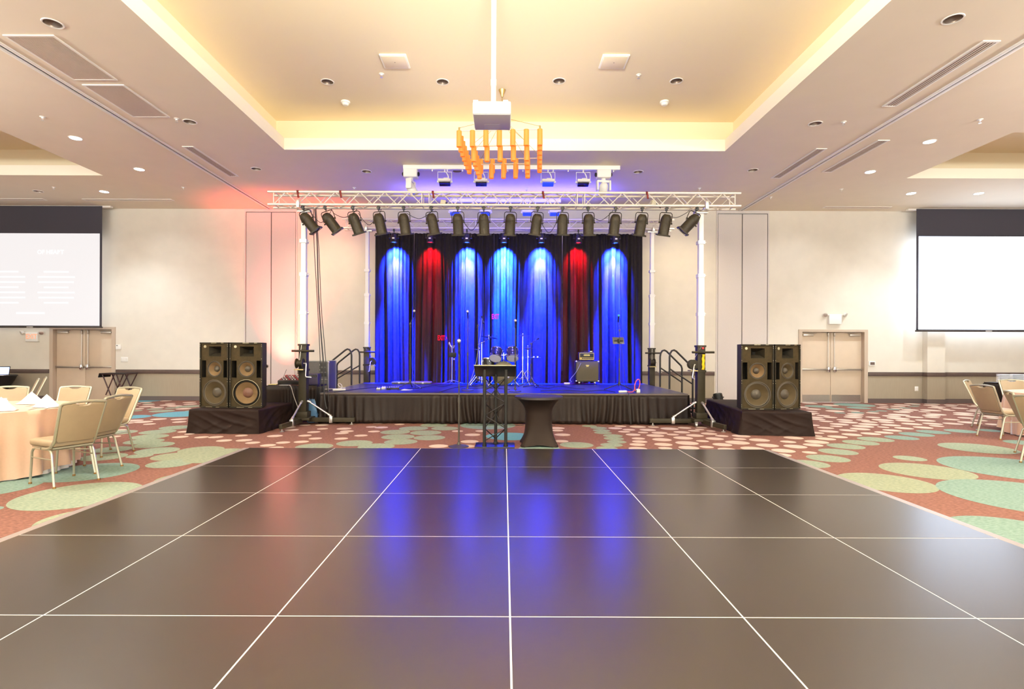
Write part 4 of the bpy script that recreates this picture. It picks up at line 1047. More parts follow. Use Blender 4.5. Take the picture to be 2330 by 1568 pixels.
riser('long black draped riser under right pair of loudspeakers', (4.16, 9.42), (5.30, 9.29), 2.35, RT, 2, flareL=0.05)
M_foam = mat('worn_grille_foam', S(52, 43, 28), 0.8, spec=0.08, noise=0.2, nscale=26, bump=0.15, bscale=150)
M_cab = mat('worn_cabinet_paint', S(34, 29, 21), 0.6, spec=0.15, noise=0.25, nscale=22)
M_cone_l = mat('bare_paper_cone', S(104, 82, 55), 0.7, spec=0.15, noise=0.06, nscale=9); M_cone_d = mat('screened_cone', S(66, 55, 37), 0.75, spec=0.1, noise=0.06, nscale=9)
M_cap_d = mat('dust_cap', S(58, 49, 36), 0.6); M_cap_b = mat('brown_dust_cap', S(96, 62, 46), 0.6)
M_port = mat('port_black', S(24, 21, 17), 0.9, spec=0.1); M_rim = mat('worn_rim', S(172, 160, 128), 0.4, metal=0.5, noise=0.3, nscale=12)
def speaker(label, x, y, rz, style):
    t = thing('loudspeaker', label, 'loudspeaker', (x, y, RT+0.002), rz, group='large worn PA loudspeakers')
    W, Hh, D, rw = 0.57, 1.16, 0.45, 0.19; h = W/2
    q = MB()
    # trapezoid cabinet, front recessed inside a lip
    o = [(-h, 0.0), (h, 0.0), (rw, D), (-rw, D)]; lip = 0.018; ins = 0.022
    v = [(px, py, z) for z in (0, Hh) for px, py in o]
    v += [(-h+ins, 0, ins), (h-ins, 0, ins), (h-ins, 0, Hh-ins), (-h+ins, 0, Hh-ins), (-h+ins, lip, ins), (h-ins, lip, ins), (h-ins, lip, Hh-ins), (-h+ins, lip, Hh-ins)]
    q.faces(v, [(3, 2, 1, 0), (4, 5, 6, 7), (1, 2, 6, 5), (2, 3, 7, 6), (3, 0, 4, 7), (0, 1, 9, 8), (1, 5, 10, 9), (5, 4, 11, 10), (4, 0, 8, 11),
                (8, 9, 13, 12), (9, 10, 14, 13), (10, 11, 15, 14), (11, 8, 12, 15)])
    q.obj('cabinet', M_cab, t, smooth=0)
    # baffle with holes
    u = lambda a: -h + a*W; zt = lambda a: Hh*(1-a)
    mids, mr = (u(.51), zt(.408)), 0.137; wof, wr = (u(.51), zt(.773)), 0.222
    q = MB(); es = []
    def lp(pts):
        nonlocal es
        vv = [q.bm.verts.new((px, lip, pz)) for px, pz in pts]; es += [q.bm.edges.new((vv[i], vv[(i+1) % len(vv)])) for i in range(len(vv))]
    lp([(-h+ins, ins), (h-ins, ins), (h-ins, Hh-ins), (-h+ins, Hh-ins)])
    horn = [(u(.305), zt(.215)), (u(.73), zt(.215)), (u(.73), zt(.062)), (u(.305), zt(.062))]; lp(horn)
    ports = [[(u(a), zt(.54)), (u(b), zt(.54)), (u(b), zt(.278)), (u(a), zt(.278))] for a, b in ((.055, .205), (.815, .945))]
    for p in ports: lp(p)
    cc = lambda c, r: [(c[0]+r*math.cos(2*PI*i/40), c[1]+r*math.sin(2*PI*i/40)) for i in range(40)]
    lp(cc(mids, mr)); lp(cc(wof, wr))
    bmesh.ops.triangle_fill(q.bm, use_beauty=True, use_dissolve=False, edges=es)
    baf = q.obj('baffle', M_foam, t, smooth=0)
    # horn throat
    q = MB(); hx, hz = (u(.305)+u(.73))/2, (zt(.215)+zt(.062))/2
    v = [(px, lip, pz) for px, pz in horn] + [(hx+(px-hx)*0.62, lip+0.09, hz+(pz-hz)*0.45+0.01) for px, pz in horn] + [(hx+(px-hx)*0.2, lip+0.17, hz+(pz-hz)*0.3) for px, pz in horn]
    q.faces(v, [(0, 1, 5, 4), (1, 2, 6, 5), (2, 3, 7, 6), (3, 0, 4, 7), (4, 5, 9, 8), (5, 6, 10, 9), (6, 7, 11, 10), (7, 4, 8, 11), (8, 9, 10, 11)]); q.obj('horn', M_cab, t)
    for p in ports:
        q = MB(); v = [(px, lip, pz) for px, pz in p] + [(px*0.9+0.0, lip+0.16, pz) for px, pz in p]
        q.faces(v, [(0, 1, 5, 4), (1, 2, 6, 5), (2, 3, 7, 6), (3, 0, 4, 7), (4, 5, 6, 7)]); q.obj('port', M_port, t, smooth=0)
    bright = style == 'bare'
    def driver(c, r, nm, cone, cap, ring):
        M = frame((c[0], lip, c[1]), (0, 0, 1), (0, -1, 0))   # local z -> -y (outwards)
        q = MB(); q.lathe([(r*1.06, 0.001), (r*1.05, 0.006), (r*0.99, 0.006), (r*0.97, -0.004), (r*0.92, 0.002), (r*0.86, -0.004)], 44, M, cap=False); d = q.obj(nm, M_cap_d if not ring else M_port, t)
        q = MB(); q.lathe([(r*0.865, -0.004), (r*0.6, -0.035), (r*0.38, -0.064)], 44, M, cap=False); q.obj('cone', cone, d)
        q = MB(); q.lathe([(r*0.41, -0.060), (r*0.36, -0.046), (r*0.22, -0.032), (0, -0.026)], 32, M, cap=False); q.obj('dust_cap', cap, d)
        if ring:
            q = MB(); q.lathe([(r*1.065, 0.001), (r*1.07, 0.007), (r*1.045, 0.008), (r*1.04, 0.002)], 56, M, cap=False); q.obj('rim', M_rim, d)
    mr_l = M_cone_l if style != 'dark' else M_cone_d
    driver(mids, mr, 'midrange_driver', mr_l if style in ('bare', 'mid') else M_cone_d, M_cap_d, False)
    driver(wof, wr, 'woofer', M_cone_l if bright else M_cone_d, M_cap_b if bright else M_cap_d, bright)
    q = MB(); q.lathe([(0, 0.004), (0.022, 0.004), (0.026, 0.0)], 18, frame((u(.168), lip-0.001, zt(.065)), (0, 0, 1), (0, -1, 0))); q.obj('badge', M_rim, t)
    for a in (.012, .985):
        for b in (.035, .06, .25, .56, .60, .93, .96): q = MB(); q.cyl((u(a)*0.985, -0.003, zt(b)), (u(a)*0.985, 0.0005, zt(b)), 0.005, n=8); q.obj('screw', M_rim, t)
    for a in (.4, .5, .75):
        q = MB(); q.bb(u(a), u(a)+0.05, -0.002, 0.0005, Hh-0.014, Hh-0.006); q.obj('edge_clip', M_rim, t, smooth=0)
        q = MB(); q.bb(u(a)-0.1, u(a)-0.03, -0.002, 0.0005, 0.006, 0.012); q.obj('edge_clip', M_rim, t, smooth=0)
    return t
c, s_ = math.cos, math.sin
def front_from(J, ang, sgn): return (J[0] + sgn*0.285*c(R(ang)), J[1] + 0.285*s_(R(ang)))
x, y = front_from((-4.895, 9.55), 10, -1); speaker('outer loudspeaker of left pair with screened woofer', x, y, R(-10), 'mid')
x, y = front_from((-4.872, 9.55), 3, 1); speaker('inner loudspeaker of left pair with bare silver rimmed woofer', x, y, R(3), 'bare')
x, y = front_from((4.781, 9.55), 3, -1); speaker('inner loudspeaker of right pair facing the stage side', x, y, R(-3), 'mid')
x, y = front_from((4.800, 9.55), 17, 1); speaker('outer loudspeaker of right pair nearest the double door', x, y, R(17), 'dark')

# ================================================================== FRONT OF STAGE
def mic(label, p, d, ball=M_silver, size=1.0):
    M = frame(p, (0, 0, 1), d) if abs(Vector(d).normalized().z) < 0.95 else Matrix.Translation(Vector(p))
    # local z along d
    z = Vector(d).normalized(); xx = z.orthogonal().normalized(); yy = z.cross(xx)
    M = Matrix((xx, yy, z)).transposed().to_4x4()
    t = thing('microphone', label, 'microphone', p)
    q = MB(); q.lathe([(0, 0), (0.011*size, 0), (0.018*size, 0.13*size), (0.021*size, 0.15*size), (0, 0.15*size)], 14, M); q.obj('body', M_black, t)
    q = MB(); q.sphere(M @ Vector((0, 0, 0.168*size)), 0.029*size, 14, 10); q.obj('grille_ball', ball, t)
    return t
def mic_stand(label, x, y, z0, h, kind, top=None, base_r=0.15, clip_d=(0, -0.35, 1), leg_r=0.30, rz=0.3, m=M_olive):
    t = thing('mic_stand', label, 'microphone stand', (x, y, z0))
    tp = Vector(top) - Vector((x, y, z0)) if top is not None else Vector((0, 0, h))
    if kind == 'round':
        q = MB(); q.lathe([(0, 0.001), (base_r, 0.001), (base_r, 0.012), (base_r*0.6, 0.028), (0.03, 0.04), (0.02, 0.07), (0, 0.07)], 30); q.obj('base', m, t)
    else:
        hubz = 0.14
        for i in range(3):
            a = rz + i*2*PI/3
            q = MB(); q.cyl((0.015*math.cos(a), 0.015*math.sin(a), hubz), (leg_r*math.cos(a), leg_r*math.sin(a), 0.012), 0.010, n=8); lg = q.obj('leg', m, t)
            q = MB(); q.sphere((leg_r*math.cos(a), leg_r*math.sin(a), 0.014), 0.013, 10, 6); q.obj('rubber_foot', M_rubber, lg)
        q = MB(); q.lathe([(0, 0.10), (0.022, 0.10), (0.03, 0.13), (0.024, 0.19), (0, 0.2)], 14); q.obj('hub', m, t)
    b = Vector((0, 0, 0.03 if kind == 'round' else 0.1)); ph = h*0.55 if top is None else min(h, tp.z)
    e1 = Vector((0, 0, h if top is None else h))
    q = MB(); q.cyl(b, (0, 0, e1.z*0.5), 0.014, n=10); q.cyl((0, 0, e1.z*0.48), (0, 0, e1.z*0.53), 0.019, n=12); q.cyl((0, 0, e1.z*0.5), e1, 0.010, n=10); q.obj('pole', m, t)
    if top is not None:
        q = MB(); q.lathe([(0, -0.02), (0.022, -0.02), (0.022, 0.02), (0, 0.02)], 12, Matrix.Translation(e1) @ Matrix.Rotation(PI/2, 4, 'X')); q.obj('clutch', m, t)
        q = MB(); q.cyl(e1 - (tp-e1)*0.25, tp, 0.008, n=8); q.obj('boom_arm', m, t)
    q = MB(); q.cyl(tp, tp + Vector(clip_d).normalized()*0.05, 0.015, 0.019, n=10); q.obj('mic_clip', M_rubber, t)
    return t, Vector((x, y, z0)) + tp
g = G(1044, 1017)
t, tp = mic_stand('front mic stand with round base standing beside the lectern', g.x, g.y, 0, 1.40, 'round', clip_d=(0, -.15, 1))
mic('microphone with silver ball on stand beside the lectern', tp + Vector((0, -0.003, 0.02)), (0, -0.15, 1), size=1.08)

# lectern of triangular truss
M_lect = mat('lectern_black', S(24, 21, 18), 0.45, spec=0.25); M_lectb = mat('lectern_plate', S(26, 26, 34), 0.28)
g = G(1126, 1015); lc = thing('lectern', 'black truss lectern with sloping top before the stage', 'lectern', (g.x+0.0, g.y, 0))
q = MB(); q.box((0, 0, 0.011), (0.60, 0.42, 0.018), bev=0.004); q.obj('base_plate', M_lectb, lc)
posts = [(-0.155, -0.14), (0.165, -0.14), (0.01, 0.10)]
zt_ = [1.17, 1.17, 1.11]
for (a, b), z in zip(posts, zt_):
    q = MB(); q.cyl((a, b, 0.02), (a, b, z), 0.025, n=14); q.cyl((a, b, 0.02), (a, b, 0.05), 0.034, n=14); q.obj('post', M_lect, lc)
q = MB()
for i in range(3):
    (ax, ay), (bx, by) = posts[i], posts[(i+1) % 3]
    zs = [0.10 + 0.19*k for k in range(6)]
    for k in range(5):
        if k % 2 == (i % 2): q.cyl((ax, ay, zs[k]), (bx, by, zs[k+1]), 0.008, n=6)
        else: q.cyl((bx, by, zs[k]), (ax, ay, zs[k+1]), 0.008, n=6)
q.obj('lattice', M_lect, lc)
q = MB(); q.box((0, -0.02, 1.145), (0.62, 0.42, 0.016), rot=(R(-24), 0, 0), bev=0.003); q.obj('reading_board', M_lect, lc)
q = MB(); q.box((0, 0.178, 1.085), (0.62, 0.016, 0.06), rot=(R(-24), 0, 0), bev=0.003); q.obj('book_ledge', M_lect, lc)
q = MB(); q.box((0, -0.214, 1.236), (0.625, 0.010, 0.014), rot=(R(-24), 0, 0), bev=0.003); q.obj('edge_strip', M_rim, lc)

# cocktail table under a stretch cover
M_span = mat('black_spandex', S(34, 25, 21), 0.6, spec=0.1)
M_spant = mat('spandex_top', S(31, 25, 25), 0.55)
g = G(1226, 1013); ck = thing('cocktail_table', 'round cocktail table in black stretch cover beside the lectern', 'table', (g.x, g.y+0.06, 0))
def spx(i, j, nu=64, nv=26):
    a = 2*PI*i/nu; t_ = j/(nv-1); z = 0.735*(1-t_)+0.01
    circ_r = 0.372
    waist = 0.205 + 0.165*max(0, (0.34-t_)/0.34)**2.0
    lobes = 0.5+0.5*math.cos(4*(a-PI/4))
    bot = 0.17*max(0, (t_-0.52)/0.48)**1.7
    r = waist + bot*(0.35+0.65*lobes**2.2) + 0.006*lobes*min(1, t_*2)
    if j == 0: r = circ_r
    zz = z + (0.022*(1-lobes)*max(0, (t_-0.8)/0.2) if t_ > 0.8 else 0)
    return Vector((r*math.cos(a), r*math.sin(a), zz))
q = MB(); q.grid(64, 26, spx, closed_u=True); q.obj('stretch_cover', M_span, ck, smooth=180)
q = MB(); q.lathe([(0, 0.756), (0.365, 0.756), (0.374, 0.75), (0.374, 0.722), (0.366, 0.715), (0.30, 0.715)], 56); q.obj('top', M_spant, ck)
for i in range(4):
    a = PI/4 + i*PI/2
    q = MB(); q.lathe([(0, 0.001), (0.035, 0.001), (0.035, 0.03), (0.02, 0.045), (0, 0.045)], 14, Matrix.Translation((0.345*math.cos(a), 0.345*math.sin(a), 0))); q.obj('foot_pocket', M_span, ck)

# ================================================================== ON STAGE
def sg(px, py): return G(px, py, SZ)
Zs = SZ + 0.002
M_ball2 = mat('pale_mic_ball', S(200, 190, 180), 0.4, metal=0.4)
p = sg(933, 884); tpw = P(940, 722, p.y)
t, tp = mic_stand('tripod boom mic stand on stage before dark red curtain panel', p.x, p.y, Zs, 1.45, 'tripod', top=tpw, leg_r=0.31, rz=-0.5, clip_d=(0.15, -0.2, 1))
mic('microphone on the tripod boom stand left of stage', tp + Vector((0, -0.005, 0.005)), (0.25, -0.6, 0.8), ball=M_ball2)
p = sg(1064, 889)
t, tp = mic_stand('tall straight mic stand with round base left of drums', p.x, p.y, Zs, 1.53, 'round', base_r=0.13, clip_d=(0, -.3, 1))
mic('microphone on tall straight stand left of the drums', tp, (0.0, -0.5, 0.85), ball=M_ball2)
p = sg(1087, 877); t, tp = mic_stand('black drum overhead boom stand behind the lectern', p.x, p.y, Zs, P(1087, 741, p.y).z-Zs, 'tripod', top=P(1096, 719, p.y), leg_r=0.34, rz=0.2, clip_d=(0.3, -0.1, -1))
mic('overhead microphone hanging from the drum boom stand', tp + Vector((0.012, -0.01, -0.02)), (0.25, -0.1, -1), ball=M_black, size=0.9)
p = sg(1172, 891)
t, tp = mic_stand('short straight mic stand in front of the right tom', p.x, p.y, Zs, 1.33, 'round', base_r=0.13, clip_d=(0, -.3, 1))
mic('microphone on short straight stand in front of drums', tp, (0.0, -0.5, 0.85), ball=M_ball2)
p = sg(1409, 889); t, tp = mic_stand('tripod mic stand holding a tablet at stage right end', p.x, p.y, Zs, P(1409, 752, p.y).z-Zs, 'tripod', top=P(1406.5, 733, p.y), leg_r=0.34, rz=0.45, clip_d=(0, -.3, 1))
mic('teal headed microphone above the tablet on tripod stand', tp, (-0.05, -0.6, 0.8), ball=mat('teal_foam', S(60, 150, 150), 0.7))
tb = thing('tablet', 'dark tablet clamped to the right tripod mic stand', 'tablet', P(1408, 775, p.y) + Vector((0, 0.03, -0.06)))
q = MB(); q.box((0, 0.02, 0.06), (0.25, 0.012, 0.17), rot=(R(-28), 0, 0), bev=0.004); q.obj('screen_case', mat('tablet_grey', S(84, 80, 80), 0.35), tb)
q = MB(); q.box((0, -0.012, 0.05), (0.05, 0.03, 0.09), rot=(R(-28), 0, 0), bev=0.006); q.box((0, -0.012, 0.055), (0.19, 0.012, 0.022), rot=(R(-28), 0, R(20)*0), bev=0.003); q.obj('clamp', M_rubber, tb)
p = sg(1208, 881); t, tp = mic_stand('black boom stand right of the hi-hat', p.x, p.y, Zs, P(1208, 782, p.y).z-Zs, 'tripod', top=P(1222, 772, p.y), leg_r=0.3, rz=0.9, clip_d=(0.6, 0, 0.3))
# small instrument stand with black box
p = sg(1028, 874); ps = thing('equipment_stand', 'small tripod stand with black box and clip near red EXIT', 'equipment stand', (p.x, p.y, Zs))
for i in range(3):
    a = 0.4 + i*2.1; q = MB(); q.cyl((0, 0, 0.10), (0.30*math.cos(a), 0.30*math.sin(a), 0.012), 0.009, n=8); q.obj('leg', M_steel, ps)
q = MB(); q.cyl((0, 0, 0.05), (0, 0, 0.98), 0.011, n=8); q.obj('pole', M_steel, ps)
q = MB(); q.box((0.02, -0.02, 0.74), (0.19, 0.06, 0.12), bev=0.008); q.obj('box', M_blackmat, ps)
q = MB(); q.sphere((0.06, -0.03, 0.63), 0.028); q.obj('knob', M_silver, ps)
q = MB(); q.tube([(0, 0, 0.86), (-0.01, -0.02, 0.93), (-0.04, -0.03, 0.98), (-0.07, -0.02, 1.06)], 0.018, 8); q.tube([(0, -0.02, 0.9), (0.05, -0.03, 0.93), (0.06, -0.03, 0.98)], 0.014, 8); q.sphere((-0.06, -0.02, 1.02), 0.03); q.obj('clip', M_steel, ps)

# ---------------------------------------------------------------- drum kit
M_shell = mat('drum_shell', S(44, 40, 36), 0.25, noise=0.2, nscale=10, stretch=(1, 6, 1), coat=0.4); M_head = mat('drum_head_dark', S(92, 82, 62), 0.45); M_headw = mat('drum_head_white', S(236, 230, 236), 0.4)
M_cym = mat('cymbal_bronze', S(120, 106, 70), 0.25, metal=0.9)
def drum(parent, M, r, L, nm, mh, mh2=None, lugs=6):
    """drum axis along local z of M, 0..L; head at z=0 is the one seen"""
    q = MB(); q.lathe([(r, 0.0), (r, L)], 36, M, cap=False); q.lathe([(r*0.995, L), (r*0.995, 0.0)], 36, M, cap=False); sh = q.obj(nm, M_shell, parent)
    q = MB(); q.lathe([(0, -0.004), (r*0.98, -0.004), (r*1.0, 0.0)], 36, M, cap=False); q.obj('drum_head', mh, sh)
    q = MB(); q.lathe([(0, L+0.004), (r*0.98, L+0.004), (r*1.0, L)], 36, M, cap=False); q.obj('top_head', mh2 or mh, sh)
    for z in (0, L):
        q = MB(); q.lathe([(r*1.0, z-0.012), (r*1.06, z-0.012), (r*1.06, z+0.014), (r*1.0, z+0.014), (r*1.0, z-0.012)], 36, M, cap=False); q.obj('hoop', M_chrome if nm != 'bass_shell' else M_shell, sh)
    q = MB()
    for i in range(lugs):
        a = 2*PI*(i+0.5)/lugs; p = Vector((r*1.03*math.cos(a), r*1.03*math.sin(a), 0))
        for z in (L*0.2, L*0.8): q.box(M @ (p + Vector((0, 0, z))), (0.022, 0.022, 0.04), rot=M.to_3x3() @ Matrix.Rotation(a, 3, 'Z'), bev=0.004)
        q.cyl(M @ (p + Vector((0, 0, 0))), M @ (p + Vector((0, 0, L))), 0.004, n=6)
    q.obj('lug', M_chrome, sh)
    return sh
DY = 13.2
bc = P(1146, 849.7, DY); kz = Zs + 0.30
bd = thing('bass_drum', 'black bass drum with two chrome mounted toms behind lectern', 'drum', (bc.x, DY, Zs))
M = Matrix.Translation((0, 0, 0.30)) @ Matrix.Rotation(-PI/2, 4, 'X')
drum(bd, M, 0.275, 0.40, 'bass_shell', M_head, lugs=8)
q = MB(); q.lathe([(0, -0.007), (0.045, -0.007), (0.05, -0.004)], 18, Matrix.Translation((0.10, -0.005, 0.22)) @ Matrix.Rotation(-PI/2, 4, 'X')); q.obj('port_ring', M_chrome, bd)
for s in (-1, 1):
    q = MB(); q.cyl((s*0.2, 0.05, 0.2), (s*0.36, -0.04, 0.012), 0.009, n=8); q.sphere((s*0.36, -0.04, 0.014), 0.014); q.obj('spur_leg', M_chrome, bd)
q = MB(); q.cyl((0.0, 0.15, 0.56), (0.0, 0.15, 0.80), 0.014, n=10); q.cyl((-0.11, 0.15, 0.74), (0.11, 0.15, 0.74), 0.012, n=10)
for s in (-1, 1): q.sphere((s*0.06, 0.14, 0.76), 0.024)
q.lathe([(0.06, 0.575), (0.02, 0.63), (0.014, 0.64)], 14, Matrix.Translation((0, 0.15, 0))); q.obj('tom_holder', M_chrome, bd)
def tom(px, py, r, L, tilt, roll):
    c = P(px, py, DY+0.10) - Vector((bc.x, DY, Zs))
    M = Matrix.Translation(c) @ Euler((R(tilt), R(roll), 0)).to_matrix().to_4x4()
    s = drum(bd, M, r, L, 'tom_shell', M_headw)
    q = MB(); q.lathe([(0, 0), (0.02, 0), (0.02, 0.012), (0, 0.012)], 12, M @ Matrix.Translation((0, -r*1.0, L*0.55)) @ Matrix.Rotation(PI/2, 4, 'X')); q.obj('badge', M_brass, s)
tom(1127, 815, 0.152, 0.24, -40, 12); tom(1166.5, 815, 0.148, 0.24, -36, -1)
# floor tom
p = P(1116, 860, 13.75); ft = thing('floor_tom', 'black floor tom behind the left tom', 'drum', (p.x-0.02, 13.72, Zs))
drum(ft, Matrix.Translation((0, 0, 0.28)), 0.19, 0.38, 'floor_shell', M_headw, lugs=6)
for i in range(3):
    a = 0.5+i*2.09; q = MB(); q.tube([(0.2*math.cos(a), 0.2*math.sin(a), 0.5), (0.205*math.cos(a), 0.205*math.sin(a), 0.1), (0.225*math.cos(a), 0.225*math.sin(a), 0.01)], 0.008, 6); q.obj('leg', M_chrome, ft)
# snare behind
def cymbal_stand(label, px, pyc, r, Y, boom=None, tilt=(0, 0), hh=False, leg=0.28):
    c = P(px, pyc, Y) if boom is None else P(*boom[1], Y)
    cc_ = P(px, pyc, Y)
    bx = P(boom[0], 850, Y).x if boom else cc_.x
    t = thing('cymbal_stand' if not hh else 'hi_hat_stand', label, 'cymbal stand', (bx, Y, Zs))
    for i in range(3):
        a = -0.9 + i*2.09
        q = MB(); q.cyl((0.012*math.cos(a), 0.012*math.sin(a), 0.36), (leg*math.cos(a), leg*math.sin(a), 0.012), 0.009, n=8); q.cyl((0, 0, 0.14), (leg*0.55*math.cos(a), leg*0.55*math.sin(a), 0.19), 0.006, n=6); q.sphere((leg*math.cos(a), leg*math.sin(a), 0.013), 0.013, 8, 6); q.obj('leg', M_chrome, t)
    loc = cc_ - Vector((bx, Y, Zs))
    ztop = loc.z if not boom else (P(boom[0], boom[2], Y).z - Zs)
    q = MB(); q.cyl((0, 0, 0.05), (0, 0, ztop*0.55), 0.014, n=10); q.cyl((0, 0, ztop*0.52), (0, 0, ztop*0.58), 0.02, n=10); q.cyl((0, 0, ztop*0.5), (0, 0, ztop + (0.05 if not boom else 0)), 0.0095, n=10); q.obj('pole', M_chrome, t)
    if boom:
        e = Vector((loc.x, 0, loc.z-0.05)); s0 = Vector((0, 0, ztop)); d = (e-s0)
        q = MB(); q.cyl(s0 - d*0.55, e, 0.009, n=8); q.sphere(s0, 0.024, 10, 8); q.cyl(e, loc + Vector((0, 0, 0.04)), 0.008, n=8); q.sphere(e, 0.017, 8, 6); q.obj('boom_arm', M_chrome, t)
    def disc_(z, flip):
        M = Matrix.Translation(loc + Vector((0, 0, z))) @ Euler((R(tilt[0]), R(tilt[1]), 0)).to_matrix().to_4x4()
        q = MB(); k = -1 if flip else 1
        q.lathe([(0.006, 0.03*k), (0.028, 0.026*k), (0.045, 0.012*k), (r*0.6, 0.004*k), (r, -0.008*k), (r, -0.0095*k), (r*0.6, 0.0022*k), (0.044, 0.010*k), (0.02, 0.024*k)], 40, M, cap=False); q.obj('cymbal', M_cym, t)
    disc_(0, False)
    if hh: disc_(-0.025, True)
    q = MB(); q.lathe([(0, 0.02), (0.012, 0.02), (0.008, 0.05), (0, 0.055)], 10, Matrix.Translation(loc)); q.obj('wing_nut', M_chrome, t)
    return t
cymbal_stand('boom cymbal stand with crash cymbal left of toms', 1112.5, 767, 0.215, 13.15, boom=(1096, (1112, 772), 780), tilt=(-4, 9))
cymbal_stand('lower tilted ride cymbal on straight stand left of drums', 1091, 796, 0.25, 13.85, tilt=(0, 11), leg=0.25)
cymbal_stand('straight crash cymbal stand right of the toms', 1189.5, 763.5, 0.19, 13.3, tilt=(3, -3))
cymbal_stand('hi-hat stand with paired cymbals right of the toms', 1201, 791, 0.15, 13.62, hh=True, tilt=(0, 0))
q_ = P(1214, 815, 13.62); pb = thing('percussion_bar', 'small black percussion clamp bar right of the hi-hat', 'percussion bar', (P(1208, 800, 13.9).x+0.06, 14.05, Zs))
q = MB(); q.cyl((-0.2, 0, q_.z-Zs), (0.2, 0, q_.z-Zs), 0.013, n=8); q.obj('bar', M_black, pb)
for xx in (-0.13, 0.02, 0.12): q = MB(); q.box((xx, -0.01, q_.z-Zs+0.02), (0.045, 0.05, 0.05), bev=0.01); q.obj('clamp', M_steel, pb)
q = MB(); q.cyl((0, 0.01, 0.0), (0, 0.01, q_.z-Zs), 0.012, n=8); q.lathe([(0, 0.001), (0.11, 0.001), (0.11, 0.012), (0.02, 0.02)], 20); q.obj('stand', M_black, pb)

# ---------------------------------------------------------------- bass amplifier
M_tolex = mat('black_tolex', S(34, 31, 32), 0.7, bump=0.2, bscale=300); M_gcloth = mat('grey_grille_cloth', S(88, 80, 62), 0.85, noise=0.12, nscale=160)
M_gold = mat('gold_trim', S(200, 180, 110), 0.35, metal=0.6)
A0, A1 = P(1310, 850, 13.72), P(1363, 850, 13.72); AW = A1.x-A0.x; ax = (A0.x+A1.x)/2
am = thing('speaker_cabinet', 'square bass speaker cabinet with grey grille on castors', 'amplifier', (ax, 13.72, Zs))
h0, h1 = 0.065, 0.60
q = MB(); q.bb(-AW/2, AW/2, 0.0, 0.34, h0, h1, bev=0.01); q.obj('cabinet', M_tolex, am)
q = MB(); q.bb(-AW/2+0.02, AW/2-0.02, -0.008, 0.001, h0+0.022, h1-0.022, bev=0.003); q.obj('grille_cloth', M_gcloth, am)
for sx in (-1, 1):
    for zz in (h0+0.018, h1-0.018):
        q = MB(); q.sphere((sx*(AW/2-0.016), 0.006, zz), 0.03, 12, 8, scale=(1, 0.8, 1)); q.obj('corner_cap', M_chrome, am)
    q = MB(); q.box((sx*0.2, 0.07, 0.05), (0.04, 0.05, 0.03)); q.cyl((sx*0.2-0.012, 0.07, 0.032), (sx*0.2+0.012, 0.07, 0.032), 0.030, n=14); q.obj('castor', M_steel, am)
q = MB(); q.box((0, -0.011, 0.485), (0.085, 0.005, 0.022), bev=0.002); q.box((-0.01, -0.011, 0.465), (0.02, 0.005, 0.04), rot=(0, 0.4, 0)); q.box((0.018, -0.011, 0.463), (0.018, 0.005, 0.03)); q.obj('badge', M_gold, am)
B0, B1 = P(1318, 810, 13.74), P(1352.5, 810, 13.74); BW = B1.x-B0.x
ah = thing('amplifier_head', 'small gold trimmed amplifier head on top of speaker cabinet', 'amplifier', ((B0.x+B1.x)/2, 13.75, Zs+h1+0.002))
q = MB(); q.bb(-BW/2, BW/2, 0, 0.24, 0.012, 0.215, bev=0.012); q.obj('cabinet', M_tolex, ah)
q = MB()
for a, b in ((-1, 1),): 
    q.bb(-BW/2+0.008, BW/2-0.008, -0.005, 0, 0.19, 0.198); q.bb(-BW/2+0.008, BW/2-0.008, -0.005, 0, 0.026, 0.034); q.bb(-BW/2+0.008, -BW/2+0.016, -0.005, 0, 0.034, 0.19); q.bb(BW/2-0.016, BW/2-0.008, -0.005, 0, 0.034, 0.19)
q.obj('piping', M_gold, ah, smooth=0)
q = MB(); q.bb(-BW/2+0.016, BW/2-0.016, -0.004, 0, 0.036, 0.09); pn = q.obj('control_panel', mat('panel_bronze', S(124, 106, 66), 0.4, metal=0.3), ah, smooth=0)
for i in range(8):
    q = MB(); q.cyl((-BW/2+0.045+i*(BW-0.09)/7, -0.018, 0.062), (-BW/2+0.045+i*(BW-0.09)/7, -0.004, 0.062), 0.011, n=12); q.obj('knob', M_black if i else mat('orange_jewel', S(240, 150, 40), 0.3, emit=(1, .45, .05), estr=1.0), pn)
q = MB(); q.bb(-0.075, 0.075, -0.004, 0.0, 0.122, 0.16); bp_ = q.obj('badge', M_gold, ah, smooth=0)
text_mesh('lettering', 'ORANGE', 0.04, M_black, bp_, (0, -0.0045, 0.141), depth=0.0005, sx=0.85) if False else None
q = MB()
for i in range(6): q.bb(-0.066+i*0.0225, -0.066+i*0.0225+0.014, -0.0052, -0.004, 0.128+0.003*(i % 2), 0.153-0.003*(i % 3))
q.obj('logo', M_black, bp_, smooth=0)
q = MB(); q.tube([(-0.06, 0.1, 0.216), (-0.05, 0.1, 0.24), (0.05, 0.1, 0.24), (0.06, 0.1, 0.216)], 0.009, 8); q.obj('handle', M_tolex, ah)
for xx in (-0.13, 0.13): q = MB(); q.cyl((xx, 0.05, 0.001), (xx, 0.05, 0.013), 0.014, n=10); q.obj('foot', M_rubber, ah)
pt = thing('tuner_pedal', 'small silver tuner resting on amplifier head', 'pedal', ((B0.x+B1.x)/2+0.05, 13.80, Zs+h1+0.219))
q = MB(); q.box((0.06, 0, 0.016), (0.07, 0.10, 0.03), bev=0.006); q.obj('case', M_steel, pt)

